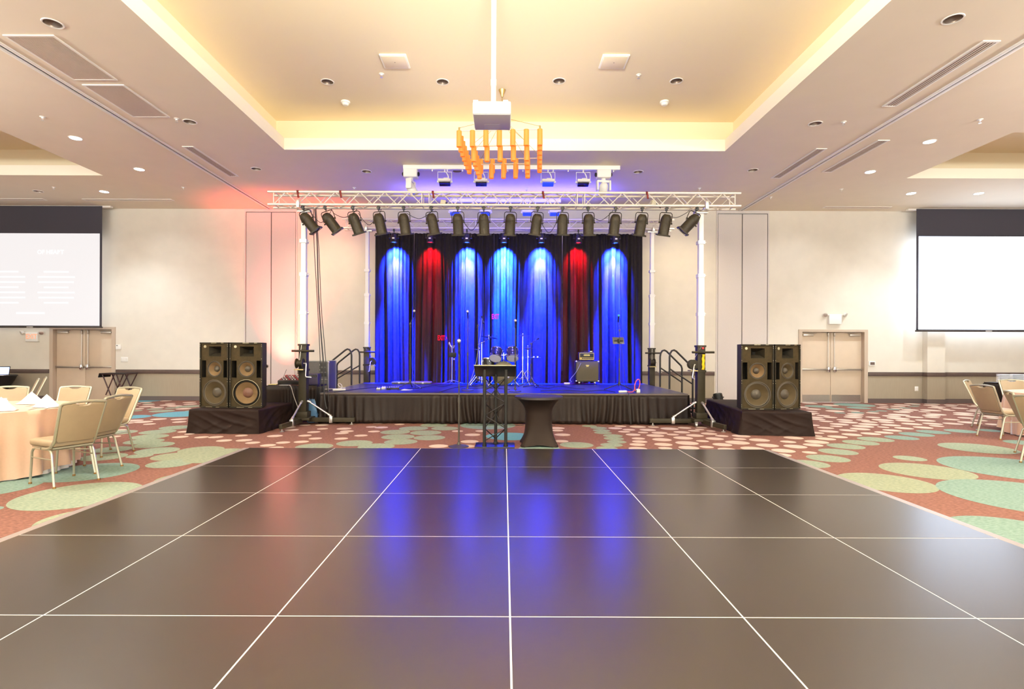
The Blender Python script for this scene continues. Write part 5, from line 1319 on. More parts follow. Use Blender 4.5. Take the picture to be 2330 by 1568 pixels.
# ---------------------------------------------------------------- small gear lying on the stage
M_pw = mat('white_power_strip', S(226, 218, 206), 0.5)
def strip(label, px, py, L, rz, z=Zs, m=M_pw, n=5):
    p = G(px, py, SZ); t = thing('power_strip', label, 'power strip', (p.x, p.y, z), rz)
    q = MB(); q.box((0, 0, 0.02), (L, 0.055, 0.038), bev=0.008); q.obj('body', m, t)
    for i in range(n):
        q = MB(); q.box((-L/2+L*(i+0.7)/(n+0.4), 0, 0.040), (0.03, 0.03, 0.004)); q.obj('socket', M_whitemat, t)
    return t
strip('white power strip with looped cord at stage left corner', 772, 889, 0.26, 0.2)
strip('white power strip beside the bass speaker cabinet', 1290, 874.5, 0.15, -0.1, n=3)
strip('pale power strip at foot of the tablet mic stand', 1417, 893.5, 0.17, 0.05, n=4)
p = sg(1452, 894); t = thing('power_adapter', 'white plug adapter beside orange coil on stage edge', 'adapter', (p.x, p.y, Zs)); q = MB(); q.box((0, 0, 0.04), (0.075, 0.06, 0.078), bev=0.012); q.obj('body', M_pw, t); q = MB(); q.cyl((-0.03, -0.01, 0.05), (-0.07, -0.02, 0.02), 0.012, n=8); q.obj('plug', M_rubber, t)
M_or = mat('orange_cord', S(244, 100, 60), 0.5)
p = sg(1445, 893); cable('orange cord coil standing on stage front right', [(p.x-0.16, p.y, Zs+0.012), (p.x-0.05, p.y, Zs+0.012), (p.x+0.0, p.y+0.0, Zs+0.08)] + [(p.x+0.045+0.055*math.cos(a)*1.0+0.02*math.sin(a), p.y+0.02*math.cos(a), Zs+0.15+0.12*math.sin(a)) for a in [PI*1.2+2*PI*i/12 for i in range(25)]], 0.009, M_or, name='cable', cat='cord')
p = sg(778, 888); cable('white cord looping over the stage left corner', [(p.x-0.42, p.y+0.05, Zs+0.012), (p.x-0.25, p.y+0.06, Zs+0.02), (p.x-0.05, p.y+0.06, Zs+0.03), (p.x-0.02, p.y+0.06, Zs+0.09), (p.x-0.07, p.y+0.06, Zs+0.14), (p.x-0.1, p.y+0.06, Zs+0.11), (p.x-0.05, p.y+0.06, Zs+0.06), (p.x+0.06, p.y+0.05, Zs+0.05)], 0.007, M_pw, name='cable', cat='cord')
# pedals
ped = None
for k, (px, py, mm, lab) in enumerate(((862, 887.5, M_steel, 'silver effects pedal at the left end of stage front'), (873, 885.5, M_pw, 'pale effects pedal second from stage front left'), (884, 887, M_blackmat, 'black effects pedal beside the pale one'), (896, 886, M_olive, 'wide worn pedal board beside the tripod leg'))):
    p = sg(px, py); t = thing('effects_pedal', lab, 'pedal', (p.x, p.y, Zs), 0.1*k, group='effects pedals at stage front')
    wdt = 0.09 if k < 3 else 0.22
    q = MB(); q.box((0, 0, 0.024), (wdt, 0.12, 0.045), rot=(R(6), 0, 0), bev=0.006); q.obj('case', mm, t)
    for i in range(2 if k < 3 else 6): q = MB(); xx = -wdt/2 + wdt*(i+0.5)/(2 if k < 3 else 6); q.cyl((xx, -0.02, 0.045), (xx, -0.02, 0.065), 0.008, n=8); q.obj('knob', M_silver, t)
p = sg(925, 888); t = thing('paper_sheet', 'sheet of paper lying by the left tripod stand', 'paper', (p.x, p.y, Zs)); q = MB(); q.grid(5, 5, lambda i, j: Vector((-0.11+0.055*i, -0.12+0.06*j, 0.004+0.02*math.sin(i*1.2)*math.sin(j*0.8)))); o = q.obj('sheet', M_white, t); md = o.modifiers.new('t', 'SOLIDIFY'); md.thickness = 0.001
c0 = sg(940, 872.5); t = thing('instrument_case', 'flat grey instrument case lying before the curtain', 'case', (c0.x, 13.75, Zs)); q = MB(); q.box((0, 0, 0.03), (1.0, 0.30, 0.052), bev=0.02); q.obj('shell', mat('case_grey', S(120, 112, 120), 0.5), t)
for xx in (-0.3, 0.3): q = MB(); q.box((xx, -0.152, 0.03), (0.05, 0.008, 0.025)); q.obj('latch', M_silver, t)
# cables over the stage
CAB = [('black cable snaking across the stage near the left tripod', [(905, 888), (950, 884), (985, 878), (1010, 880), (1030, 874)]), ('black cable running to the drum kit from stage front', [(1000, 893), (1030, 884), (1055, 880), (1085, 879), (1105, 877)]),
       ('black cable between drum kit and bass amplifier', [(1215, 880), (1245, 884), (1275, 880), (1305, 884), (1330, 886)]), ('black cable curling along the stage before amplifier', [(1230, 890), (1280, 889), (1330, 891), (1370, 889), (1400, 893)]),
       ('black cable lying near the left stage corner', [(760, 893), (800, 888), (835, 884), (870, 882), (890, 880)]), ('thin black cable behind the tall straight mic stand', [(1050, 886), (1090, 884), (1120, 884), (1160, 887)]),
       ('black cable trailing beneath the hi-hat', [(1190, 881), (1215, 877), (1240, 877), (1262, 879)])]
for lab, pts in CAB:
    cable(lab, [(*sg(a, b).to_2d(), Zs+0.006) for a, b in pts], 0.007, group='cables lying on the stage')
p = sg(1409, 889); cable('black lead falling from tablet stand over the stage edge', [P(1413, 780, p.y-0.03), P(1416, 810, p.y-0.04), P(1421, 850, p.y-0.06), P(1425, 885, p.y-0.18), (sg(1426, 895).x, SY0-0.02, SZ+0.014), (sg(1426, 895).x, SY0-0.17, 0.5), (sg(1426, 895).x+0.01, SY0-0.22, 0.02)], 0.006)
p = sg(937, 884); cable('thin lead hanging along the left tripod mic stand', [P(934, 800, p.y-0.02), P(938, 845, p.y-0.03), P(944, 865, p.y-0.05), (P(946, 880, p.y).x, p.y-0.06, Zs+0.008)], 0.005)
p = sg(1064, 889); cable('thin white lead from overhead mic toward stage front', [P(1097, 725, p.y+0.75), P(1092, 770, p.y+0.6), P(1082, 830, p.y+0.4), P(1070, 868, p.y+0.25), (P(1060, 885, p.y+.1).x, p.y+0.1, Zs+0.008)], 0.005, mat('lead_grey', S(150, 146, 150), 0.5))
p = sg(1290, 874); cable('blue white power lead looping from amplifier to power strip', [P(1322, 826, 13.70), P(1312, 845, 13.68), P(1300, 860, 13.68), P(1297, 866, 13.66), P(1301, 869, 13.66), (p.x+0.05, p.y+0.03, Zs+0.02), (p.x+0.08, p.y, Zs+0.012)], 0.006, mat('lead_grey', S(150, 146, 150), 0.5), name='cable', cat='cord')
cable('black cable lying along the skirt foot before the stage', [(-0.75, SY0-0.24, 0.007), (-0.3, SY0-0.27, 0.007), (0.1, SY0-0.25, 0.007), (0.6, SY0-0.28, 0.007), (1.0, SY0-0.25, 0.007)], 0.006)

# ================================================================== SOUND DESK BESIDE THE STAGE
TX0, TX1, TY0, TY1, TZ = -4.83, -3.80, 10.92, 11.55, 0.735
tb = thing('equipment_table', 'black skirted equipment table between riser and stage', 'table', ((TX0+TX1)/2, TY0, 0))
ox = (TX0+TX1)/2
q = MB(); q.bb(TX0-ox, TX1-ox, 0, TY1-TY0, TZ-0.03, TZ, bev=0.008); q.obj('table_top', M_skirt, tb)
cloth_strip('skirt', M_skirt, tb, TX1-TX0, 0.008, TZ-0.012, 0.07, Matrix.Translation((TX0-ox, -0.002, 0)), 8, amp=0.012, flare=0.008)
cloth_strip('skirt', M_skirt, tb, TY1-TY0, 0.008, TZ-0.012, 0.07, Matrix.Translation((TX0-ox-0.002, TY1-TY0, 0)) @ Matrix.Rotation(-PI/2, 4, 'Z'), 9, amp=0.012, flare=0.008)
q = MB()
for a in (TX0-ox+0.06, TX1-ox-0.06):
    for b in (0.08, TY1-TY0-0.08): q.cyl((a, b, 0.002), (a, b, TZ-0.03), 0.014, n=8)
q.obj('leg', M_black, tb)
# mixing desk with coloured knobs
mx_ = thing('mixing_desk', 'black mixing desk with rows of red and white knobs', 'mixer', (-4.36, 11.0, TZ+0.018), 0.0)
q = MB(); q.box((0, 0.24, 0.085), (0.56, 0.44, 0.09), rot=(R(14), 0, 0), bev=0.012); q.obj('console', M_black, mx_)
M_kr = mat('red_knob', S(190, 40, 50), 0.4)
for i in range(9):
    for j in range(4):
        xx, yy = -0.23+i*0.0575, 0.08+j*0.085
        zz = 0.131+ (yy-0.24)*math.tan(R(14))
        q = MB(); q.cyl((xx, yy, zz), (xx, yy-0.004, zz+0.022), 0.010, n=8); q.obj('knob', M_kr if (i+j) % 3 == 0 else (M_silver if (i*j) % 2 else M_whitemat), mx_)
q = MB(); q.cyl((-0.2, 0.1, 0.12), (-0.15, 0.16, 0.30), 0.004, n=6); q.obj('antenna', M_black, mx_)
t = thing('notepad', 'yellow notepad on the corner of the equipment table', 'notepad', (P(622, 876, 11.05).x, 11.05, TZ+0.001), 0.15); q = MB(); q.box((0, 0, 0.006), (0.15, 0.20, 0.010)); q.obj('backing', M_black, t, smooth=0); q = MB(); q.box((0, 0, 0.016), (0.145, 0.19, 0.009)); q.obj('pages', mat('yellow_paper', S(240, 226, 150), 0.7), t, smooth=0)
t = thing('paper_stack', 'white papers lying in front of the mixing desk', 'paper', (P(648, 880, 10.99).x, 11.0, TZ+0.001), -0.1) ; q = MB(); q.box((0, 0, 0.004), (0.2, 0.09, 0.006)); q.obj('pages', M_white, t, smooth=0)
t = thing('powered_mixer', 'dark purple powered mixer on table beside the mast', 'mixer', (-3.93, 11.0, TZ+0.001), 0.0)
q = MB(); q.box((0, 0.12, 0.12), (0.24, 0.22, 0.236), bev=0.015); q.obj('case', mat('dark_purple_vinyl', S(50, 42, 66), 0.5), t)
q = MB(); q.box((0, 0.004, 0.19), (0.20, 0.01, 0.04)); q.obj('panel', M_black, t)
for i in range(6): q = MB(); q.cyl((-0.08+i*0.032, -0.012, 0.19), (-0.08+i*0.032, 0.002, 0.19), 0.008, n=8); q.obj('knob', M_silver, t)
# road case rack standing behind the table
rk = thing('rack_case', 'grey road case rack with silver edges beside stage stairs', 'road case', (P(722, 840, 11.75).x, 11.70, 0))
RW, RH = 0.52, 1.22
q = MB(); q.bb(-RW/2, RW/2, 0, 0.5, 0.06, RH, bev=0.004); q.obj('case', mat('case_dark_grey', S(70, 66, 66), 0.6, noise=0.1, nscale=20), rk)
q = MB()
for x in (-RW/2, RW/2):
    for yy in (0, 0.5): q.bb(x-0.012, x+0.012, yy-0.012, yy+0.012, 0.06, RH)
for z in (0.06, 0.82, RH):
    for yy in (0, 0.5): q.bb(-RW/2, RW/2, yy-0.01, yy+0.01, z-0.01, z+0.01)
q.obj('edge', M_silver, rk, smooth=0)
for x in (-RW/2, RW/2):
    for z in (0.08, RH-0.02): q = MB(); q.sphere((x, 0, z), 0.026, 10, 8); q.obj('corner_ball', M_silver, rk)
for x in (-0.2, 0.2):
    for yy in (0.08, 0.42): q = MB(); q.cyl((x-0.015, yy, 0.031), (x+0.015, yy, 0.031), 0.03, n=12); q.obj('castor', M_black, rk)
for i in range(3):
    q = MB(); q.bb(0.06, 0.22, -0.006, 0.0, 0.88+i*0.11, 0.96+i*0.11); r_ = q.obj('rack_unit', M_black, rk, smooth=0)
    q = MB(); q.bb(0.07, 0.09, -0.009, -0.006, 0.90+i*0.11, 0.94+i*0.11); q.obj('handle', M_silver, r_, smooth=0)
# bag crumpled under the table end
bg = thing('plastic_bag', 'crumpled blue bag on floor behind the left front mast', 'bag', (-3.78, 10.66, 0))
q = MB(); rr = random.Random(5)
def bagp(i, j):
    a = 2*PI*i/20; t_ = j/8; r = (0.10+0.05*math.sin(PI*t_))*(1 - 0.5*max(0, t_-0.7)/0.3)
    r *= 1+0.18*math.sin(3*a+j*0.9)+0.10*math.sin(7*a-j*1.7)
    return Vector((r*1.0*math.cos(a), r*0.5*math.sin(a), 0.006+0.46*t_+0.02*math.sin(5*a)*t_))
q.grid(20, 9, bagp, closed_u=True); o = q.obj('bag_body', mat('blue_film', S(86, 122, 158), 0.35), bg); bg.location.x = -3.86; bg.location.y = 10.80; bg.scale = (0.8, 0.6, 1)
bmesh_cap = MB(); bmesh_cap.lathe([(0, 0.45), (0.06, 0.455)], 12); bmesh_cap.obj('bag_mouth', MATS['blue_film'], bg)
cable('white power lead hanging over the equipment table edge', [P(655, 876, 10.97), P(662, 880, 10.84), P(668, 900, 10.84), P(676, 922, 10.83), P(684, 940, 10.83)], 0.006, M_pw, name='cable', cat='cord')

# LED uplights on the floor
M_ug = mat('uplight_black', S(36, 38, 36), 0.4)
def uplight(label, x, y, rz, lens):
    t = thing('uplight', label, 'uplight', (x, y, 0), rz)
    q = MB(); q.tube([(-0.14, 0.09, 0.012), (-0.14, 0, 0.03), (-0.14, 0, 0.2)], 0.01, 6); q.tube([(0.14, 0.09, 0.012), (0.14, 0, 0.03), (0.14, 0, 0.2)], 0.01, 6); q.tube([(-0.14, 0.09, 0.012), (0.14, 0.09, 0.012)], 0.01, 6); q.tube([(-0.14, -0.1, 0.012), (0.14, -0.1, 0.012)], 0.01, 6); q.tube([(-0.14, 0, 0.03), (-0.14, -0.1, 0.012)], 0.01, 6); q.tube([(0.14, 0, 0.03), (0.14, -0.1, 0.012)], 0.01, 6); q.obj('yoke', M_ug, t)
    q = MB(); M = Matrix.Translation((0, 0, 0.2)) @ Matrix.Rotation(R(-20), 4, 'X')
    q.lathe([(0, -0.09), (0.09, -0.09), (0.115, -0.05), (0.12, 0.09), (0.11, 0.095), (0.105, 0.07)], 20, M, cap=False)
    for k in range(5): q.lathe([(0.118, -0.04+k*0.022), (0.128, -0.035+k*0.022), (0.118, -0.03+k*0.022)], 20, M, cap=False)
    h = q.obj('housing', M_ug, t)
    q = MB(); q.lathe([(0, 0.072), (0.106, 0.070)], 20, M, cap=False); q.obj('lens', lens, h)
    for s in (-1, 1): q = MB(); q.cyl((s*0.11, 0, 0.2), (s*0.165, 0, 0.2), 0.018, n=10); q.obj('knob', M_ug, t)
    return t
p = G(1624, 918); uplight('black LED uplight on floor between mast and riser', p.x, 14.85, 0.1, M_lens)
uplight('red LED uplight on floor hidden behind the left riser', -6.25, 14.75, 0, M_ledr)
# ================================================================== BANQUET CHAIRS AND TABLES
M_vinyl = mat('tan_vinyl', S(160, 138, 108), 0.5, noise=0.03, nscale=14, bump=0.04, bscale=200)
M_champ = mat('champagne_metal', S(186, 180, 156), 0.34, metal=0.65)
M_glide = mat('brass_glide', S(150, 110, 60), 0.4, metal=0.6)
def make_chair(label, group):
    """origin on the floor at the seat centre, sitter faces +Y"""
    t = thing('banquet_chair', label, 'chair', group=group)
    q = MB(); q.box((0, 0.01, 0.452), (0.415, 0.43, 0.075), bev=0.03, seg=3)
    for v in q.bm.verts:
        if v.co.y > 0.05: v.co.x *= 1.05
        if v.co.z > 0.47: v.co.z += 0.010*(1-min(1, (abs(v.co.x)/0.21)**2))
    q.obj('seat', M_vinyl, t)
    q = MB(); q.box((0, 0.01, 0.405), (0.38, 0.40, 0.016)); q.obj('seat_pan', M_champ, t, smooth=0)
    th = R(22); lean = Matrix.Translation((0, -0.205, 0.44)) @ Matrix.Rotation(th, 4, 'X')   # local z up the back, tilting to -Y
    # padded back with a hand hold notch at the top
    def half(z): return 0.182 + 0.020*(z-0.03)/0.42
    top = 0.468; o = []
    o += [(-half(0.05)+0.02, 0.035), (half(0.05)-0.02, 0.035), (half(0.05), 0.06), (half(top-0.02), top-0.02), (half(top)-0.012, top)]
    o += [(0.085, top+0.010), (0.066, top-0.004), (0.045, top-0.022), (0, top-0.026), (-0.045, top-0.022), (-0.066, top-0.004), (-0.085, top+0.010)]
    o += [(-half(top)+0.012, top), (-half(top-0.02), top-0.02), (-half(0.05), 0.06)]
    q = MB(); q.prism(o, -0.018, 0.018, lean, bev=0.006)
    q.obj('backrest', M_vinyl, t)
    # frame of the back, one bent tube with a crowned top and J-curved feet
    pts = []
    def L(x, y, z): return lean @ Vector((x, y, z))
    xs = lambda z: half(z)+0.010
    side = [L(-xs(0.06), 0, 0.05), L(-xs(0.2), 0, 0.2), L(-xs(0.35), 0, 0.35), L(-xs(0.46), 0, 0.465), L(-xs(0.47)+0.003, 0, 0.476), L(-xs(0.47)+0.014, 0, 0.481)]
    crown = [L(-0.12, 0, 0.490), L(-0.05, 0, 0.496), L(0.05, 0, 0.496), L(0.12, 0, 0.490)]
    low = [Vector((-0.200, -0.02, 0.400)), Vector((-0.200, -0.11, 0.402)), Vector((-0.199, -0.165, 0.416)), Vector((-0.197, -0.195, 0.445))]
    mir = lambda p: Vector((-p.x, p.y, p.z))
    path = low + side + crown + [mir(p) for p in reversed(side)] + [mir(p) for p in reversed(low)]
    q = MB(); q.tube(path, 0.016, 8); q.obj('back_frame', M_champ, t)
    # each side: front leg, rear leg and the rail that bends into both
    for s in (-1, 1):
        x = 0.195*s
        q = MB(); q.tube([(x, 0.02, 0.392), (x, 0.13, 0.392), (x, 0.175, 0.38), (x*1.01, 0.198, 0.345), (x*1.06, 0.212, 0.012)], 0.0125, 8); lg = q.obj('leg', M_champ, t)
        q = MB(); q.cyl((x*1.06, 0.212, 0.001), (x*1.06, 0.212, 0.02), 0.016, n=10); q.obj('glide', M_glide, lg)
        q = MB(); q.tube([(x, 0.0, 0.392), (x, -0.12, 0.392), (x, -0.16, 0.38), (x*1.01, -0.182, 0.345), (x*1.08, -0.262, 0.012)], 0.0125, 8); lg = q.obj('leg', M_champ, t)
        q = MB(); q.cyl((x*1.08, -0.263, 0.001), (x*1.08, -0.262, 0.02), 0.016, n=10); q.obj('glide', M_glide, lg)
        q = MB(); q.cyl((x*1.03, 0.205, 0.29), (x*1.03, -0.195, 0.29), 0.007, n=6); q.obj('stretcher', M_champ, t)
    q = MB(); q.cyl((-0.19, -0.15, 0.385), (0.19, -0.15, 0.385), 0.008, n=6); q.obj('crossbar', M_champ, t)
    q = MB(); q.cyl((-0.19, 0.14, 0.385), (0.19, 0.14, 0.385), 0.008, n=6); q.obj('crossbar', M_champ, t)
    return t
chair0 = None
def chair(x, y, fx, fy, label, group):
    global chair0
    rz = math.atan2(-fx, fy)
    if chair0 is None: chair0 = make_chair(label, group); t = chair0
    else: t = dup(chair0, label=label, group=group)
    t.location = (x, y, 0); t.rotation_euler = (0, 0, rz)
    return t
GL = 'chairs around the left round table'; GR = 'chairs around the right round table'
LT = (-6.2, 6.4); RTb = (9.85, 9.3)
chair(-4.83, 5.91, -0.91, 0.42, 'tan banquet chair in front with back toward the dance floor', GL)
chair(-5.02, 6.50, -1.0, 0.03, 'tan banquet chair just behind the frontmost left chair', GL)
chair(-5.56, 7.50, -0.25, -0.97, 'tan banquet chair half hidden, below the folding tray stand', GL)
chair(-6.36, 7.68, 0.12, -1.0, 'tan banquet chair across left table before the double door', GL)
chair(-7.10, 7.62, 0.5, -0.86, 'tan banquet chair across left table at the picture edge', GL)
chair(-5.16, 5.10, -0.55, 0.83, 'tan banquet chair with one leg showing at lower left', GL)
chair(-8.98, 9.8, -0.74, -0.67, 'tan banquet chair far behind the left table, front one', 'chairs of the far left table')
chair(-9.35, 10.4, -0.74, -0.67, 'tan banquet chair far behind left table, rear one', 'chairs of the far left table')
chair(8.52, 9.20, 1.0, 0.05, 'tan banquet chair seen from behind at the right table', GR)
chair(9.42, 10.40, 0.60, -0.80, 'pale edged banquet chair seen side-on at the right table', GR)
chair(10.25, 10.62, -0.25, -1.0, 'banquet chair facing camera across the right round table', GR)
chair(7.55, 7.52, 0.85, -0.5, 'banquet chair at right picture edge, rear of the two', 'chairs of the near right table')
chair(7.12, 6.96, 0.95, 0.2, 'banquet chair at right picture edge, front of the two', 'chairs of the near right table')

M_peach = mat('peach_linen', S(214, 174, 146), 0.8, noise=0.02, nscale=40, sheen=0.2, bump=0.08, bscale=40)
M_under = mat('white_underlay', S(232, 222, 214), 0.8)
M_linen = mat('white_linen', S(250, 246, 240), 0.75, bump=0.06, bscale=60)
def cloth_table(label, x, y, seed, r=0.9, zt=0.76):
    t = thing('tablecloth', label, 'tablecloth', (x, y, 0), group='peach round tablecloths')
    rr = random.Random(seed); p = [rr.uniform(0, 6) for _ in range(5)]
    nu = 220; rows = [0, 0.3, 0.6, 0.9, 0.985, 1.0]
    def f(i, j):
        a = 2*PI*i/nu
        if j < 6: k = rows[j]*r; return Vector((k*math.cos(a), k*math.sin(a), zt - (0.006 if j == 5 else 0)))
        tt = (j-5)/14; z = zt-0.006 - (zt-0.03)*tt
        fold = math.sin(15*a+p[0]+0.7*math.sin(3*a+p[1])) + 0.45*math.sin(31*a+p[2])
        rad = r + 0.012*tt + 0.055*fold*tt**0.8*(0.55+0.45*math.sin(2*a+p[3])**2) + 0.025*tt*math.sin(4*a+p[4])
        zz = z + (0.03*math.sin(4*a+p[0]) + 0.02)*tt**3
        return Vector((rad*math.cos(a), rad*math.sin(a), max(0.006, zz)))
    q = MB(); q.grid(nu, 20, f, closed_u=True); bmesh.ops.remove_doubles(q.bm, verts=q.bm.verts, dist=1e-5); q.obj('cloth', M_peach, t, smooth=60)
    def g(i, j):
        a = 2*PI*i/nu; tt = j/5; rad = r-0.03 + 0.018*math.sin(34*a)*(0.4+0.6*tt)
        return Vector((rad*math.cos(a), rad*math.sin(a), 0.25*(1-tt)+0.004))
    q = MB(); q.grid(nu, 6, g, closed_u=True); q.obj('underlay', M_under, t, smooth=60, label='white frilled underlay')
    return t
cloth_table('peach cloth on round banquet table at left with napkins', *LT, 1)
cloth_table('peach cloth on round table at the right picture edge', *RTb, 2)
# folded napkins, cup, cutlery
nap = None
def napkin(label, x, y, rz, s=1.0):
    global nap
    if nap: o = dup(nap, (x, y, 0.762), rz, label=label); return o
    t = nap = thing('napkin', label, 'napkin', (x, y, 0.762), rz, group='folded napkins on the left table')
    q = MB()
    def f(i, j):
        u, v = i/12-0.5, j/10-0.5
        h = max(0, 1-abs(u)*2.0)**0.9*max(0, 1-abs(v)*2.0)**0.6
        return Vector((u*0.27, v*0.21*(1-0.5*abs(u)), 0.003+0.150*h + 0.008*math.sin(u*9)*math.sin(v*7)*h))
    q.grid(13, 11, f); o = q.obj('folded_cloth', M_linen, t, smooth=60); md = o.modifiers.new('t', 'SOLIDIFY'); md.thickness = 0.003; md.offset = 1
    q = MB(); q.bb(-0.12, 0.12, -0.07, 0.07, 0.001, 0.006); q.obj('bottom_fold', M_linen, t)
    return t
napkin('white tent folded napkin before the facing chair on left table', -5.98, 6.82, 0.2)
napkin('white tent folded napkin at front edge of left table', -5.62, 6.02, 0.5)
napkin('white tent folded napkin behind the frontmost left chair', -5.45, 6.42, -0.2)
napkin('white tent folded napkin at the picture edge on left table', -6.55, 6.75, 0.9)
cu = thing('coffee_cup', 'white coffee cup standing on the peach left table', 'cup', (-6.16, 6.62, 0.762)); q = MB(); q.lathe([(0, 0), (0.03, 0), (0.04, 0.05), (0.042, 0.085), (0.038, 0.085), (0.035, 0.05), (0, 0.01)], 22); q.obj('cup_body', M_linen, cu); q = MB(); q.tube(arc((0.04, 0, 0.045), 0.022, -PI/2, PI/2, 8), 0.005, 6); q.obj('handle', M_linen, cu)
fk = None
for k, (x, y, rz) in enumerate(((-5.40, 6.14, 0.4), (-5.30, 6.22, 0.45), (-5.78, 6.55, 0.2))):
    lab = ['steel table knife by the front edge napkin', 'steel table knife nearest the frontmost chair', 'steel table knife between the napkins'][k]
    if fk: dup(fk, (x, y, 0.763), rz, label=lab); continue
    fk = t = thing('table_knife', lab, 'knife', (x, y, 0.763), rz, group='cutlery on the left table'); q = MB(); q.box((0, 0, 0.003), (0.012, 0.10, 0.005)); q.obj('handle', M_steel, t); q = MB(); q.box((0, 0.105, 0.003), (0.017, 0.11, 0.002), bev=0.0008); q.obj('blade', M_chrome, t)

# white plates stacked on a dark sideboard table at right
M_plate = mat('white_china', S(240, 240, 242), 0.25)
tbx = thing('buffet_table', 'black clothed buffet table with plate stacks at right', 'table', (12.05, 12.35, 0))
q = MB(); q.bb(-0.75, 2.2, -0.35, 0.35, 0.73, 0.765, bev=0.01); q.obj('table_top', M_skirt, tbx)
cloth_strip('table_skirt', M_skirt, tbx, 2.95, 0.008, 0.735, 0.12, Matrix.Translation((-0.75, -0.352, 0)), 12, amp=0.015, flare=0.01)
cloth_strip('table_skirt', M_skirt, tbx, 0.7, 0.008, 0.735, 0.12, Matrix.Translation((-0.752, 0.35, 0)) @ Matrix.Rotation(-PI/2, 4, 'Z'), 13, amp=0.015, flare=0.01)
q = MB()
for a in (-0.65, 2.1):
    for b in (-0.25, 0.25): q.cyl((a, b, 0.002), (a, b, 0.73), 0.02, n=8)
q.obj('leg', M_black, tbx)
pl = None
for s in range(3):
    for k in range(11):
        x, y, z = 11.40+s*0.315, 12.28, 0.767+k*0.0175
        lab = 'white china plate in the %s stack on the buffet table' % ('nearest to the pilaster', 'middle', 'outermost')[s]
        g_ = 'plates in the %s stack' % ('first', 'second', 'third')[s]
        if pl: dup(pl, (x, y, z), label=lab, group=g_); continue
        q = MB(); q.lathe([(0, 0.001), (0.08, 0.001), (0.085, 0.004), (0.14, 0.013), (0.14, 0.017), (0.083, 0.008), (0, 0.006)], 36); pl = q.obj('plate', M_plate, None, loc=(x, y, z)); tag(pl, lab, 'plate', g_)

# folding tray stand against the left wall
M_maho = mat('dark_mahogany', S(58, 26, 26), 0.45)
p = P(272, 912, 15.0); tr = thing('tray_stand', 'folding dark wood tray stand with black cloth by left wall', 'tray stand', (P(271, 900, 15.05).x, 15.05, 0), 0.0)
for yy in (-0.18, 0.18):
    for xx in (-0.16, 0.22):
        q = MB(); q.tube([(xx-0.17, yy, 0.76), (xx+0.13, yy*1.0, 0.012)], 0.017, 8); q.obj('leg', M_maho, tr)
        q = MB(); q.tube([(xx+0.13, yy+0.03, 0.76), (xx-0.10, yy+0.03, 0.20 if xx < 0 else 0.3)], 0.015, 8); q.obj('leg', M_maho, tr)
q = MB(); q.bb(-0.37, 0.37, -0.22, 0.24, 0.765, 0.79, bev=0.006); q.obj('top_frame', M_maho, tr)
q = MB(); q.bb(-0.39, 0.36, -0.24, 0.25, 0.79, 0.80, bev=0.004); q.box((-0.385, -0.02, 0.745), (0.02, 0.46, 0.12), rot=(0, 0.25, 0), bev=0.006); q.obj('cloth', M_blackmat, tr)

# laptop on a black clothed table at the left edge
lt = thing('side_table', 'black clothed side table with laptop by left wall', 'table', (-14.2, 14.6, 0))
q = MB(); q.lathe([(0, 0.74), (0.76, 0.74), (0.77, 0.72)], 40); q.obj('table_top', M_blackmat, lt)
q = MB(); q.lathe([(0.76, 0.735), (0.70, 0.6), (0.52, 0.3), (0.44, 0.006)], 40, cap=False, wob=lambda a, z: 0.05*math.sin(13*a)*(1-z/0.74)); q.obj('draped_cloth', M_blackmat, lt)
lp_ = thing('laptop', 'open laptop with bright screen on black side table', 'laptop', (P(-4, 845, 14.45).x, 14.45, 0.745), R(14))
q = MB(); q.bb(-0.18, 0.18, -0.12, 0.12, 0, 0.016, bev=0.004); q.obj('base', M_steel, lp_)
q = MB(); q.box((0, 0.15, 0.125), (0.36, 0.008, 0.24), rot=(R(-12), 0, 0), bev=0.003); l_ = q.obj('lid', M_blackmat, lp_)
q = MB(); q.box((0, 0.1445, 0.125), (0.33, 0.002, 0.20), rot=(R(-12), 0, 0)); q.obj('screen', mat('laptop_screen', S(190, 206, 255), 0.4, emit=S(170, 195, 255), estr=1.2), l_, smooth=0)

# ================================================================== LIGHT
def area(name, loc, rot, sx, sy, power, col, spread=180):
    l = bpy.data.lights.new(name, 'AREA'); l.shape = 'RECTANGLE'; l.size = sx; l.size_y = sy; l.energy = power; l.color = col; l.spread = R(spread)
    o = bpy.data.objects.new(name, l); COL.objects.link(o); o.location = loc; o.rotation_euler = rot; return o
def spot(name, loc, to, power, col, angle, blend=0.6, size=0.05):
    l = bpy.data.lights.new(name, 'SPOT'); l.energy = power; l.color = col; l.spot_size = R(angle); l.spot_blend = blend; l.shadow_soft_size = size
    o = bpy.data.objects.new(name, l); COL.objects.link(o); o.location = loc
    d = Vector(to) - Vector(loc); o.rotation_euler = d.to_track_quat('-Z', 'Y').to_euler(); return o
# world as fill light, let in where the wall behind the camera is omitted
wd = bpy.data.worlds.new('world'); sc.world = wd; wd.use_nodes = True
bg = wd.node_tree.nodes['Background']; bg.inputs['Color'].default_value = (0.97, 1.0, 0.95, 1); bg.inputs['Strength'].default_value = W_STR
# warm cove lamps on the tray ledge
cv = (1.0, 0.80, 0.52); cz = ZC+0.14
x0, x1, y0, y1 = TM
for nm, loc, sx, sy, p in (('cove_left', (x0-0.16, (y0+y1)/2, cz), 0.10, y1-y0, COVE), ('cove_right', (x1+0.16, (y0+y1)/2, cz), 0.10, y1-y0, COVE), ('cove_back', ((x0+x1)/2, y1+0.16, cz), x1-x0, 0.10, COVE*0.55)):
    area(nm, loc, (PI, 0, 0), sx, sy, p, cv)
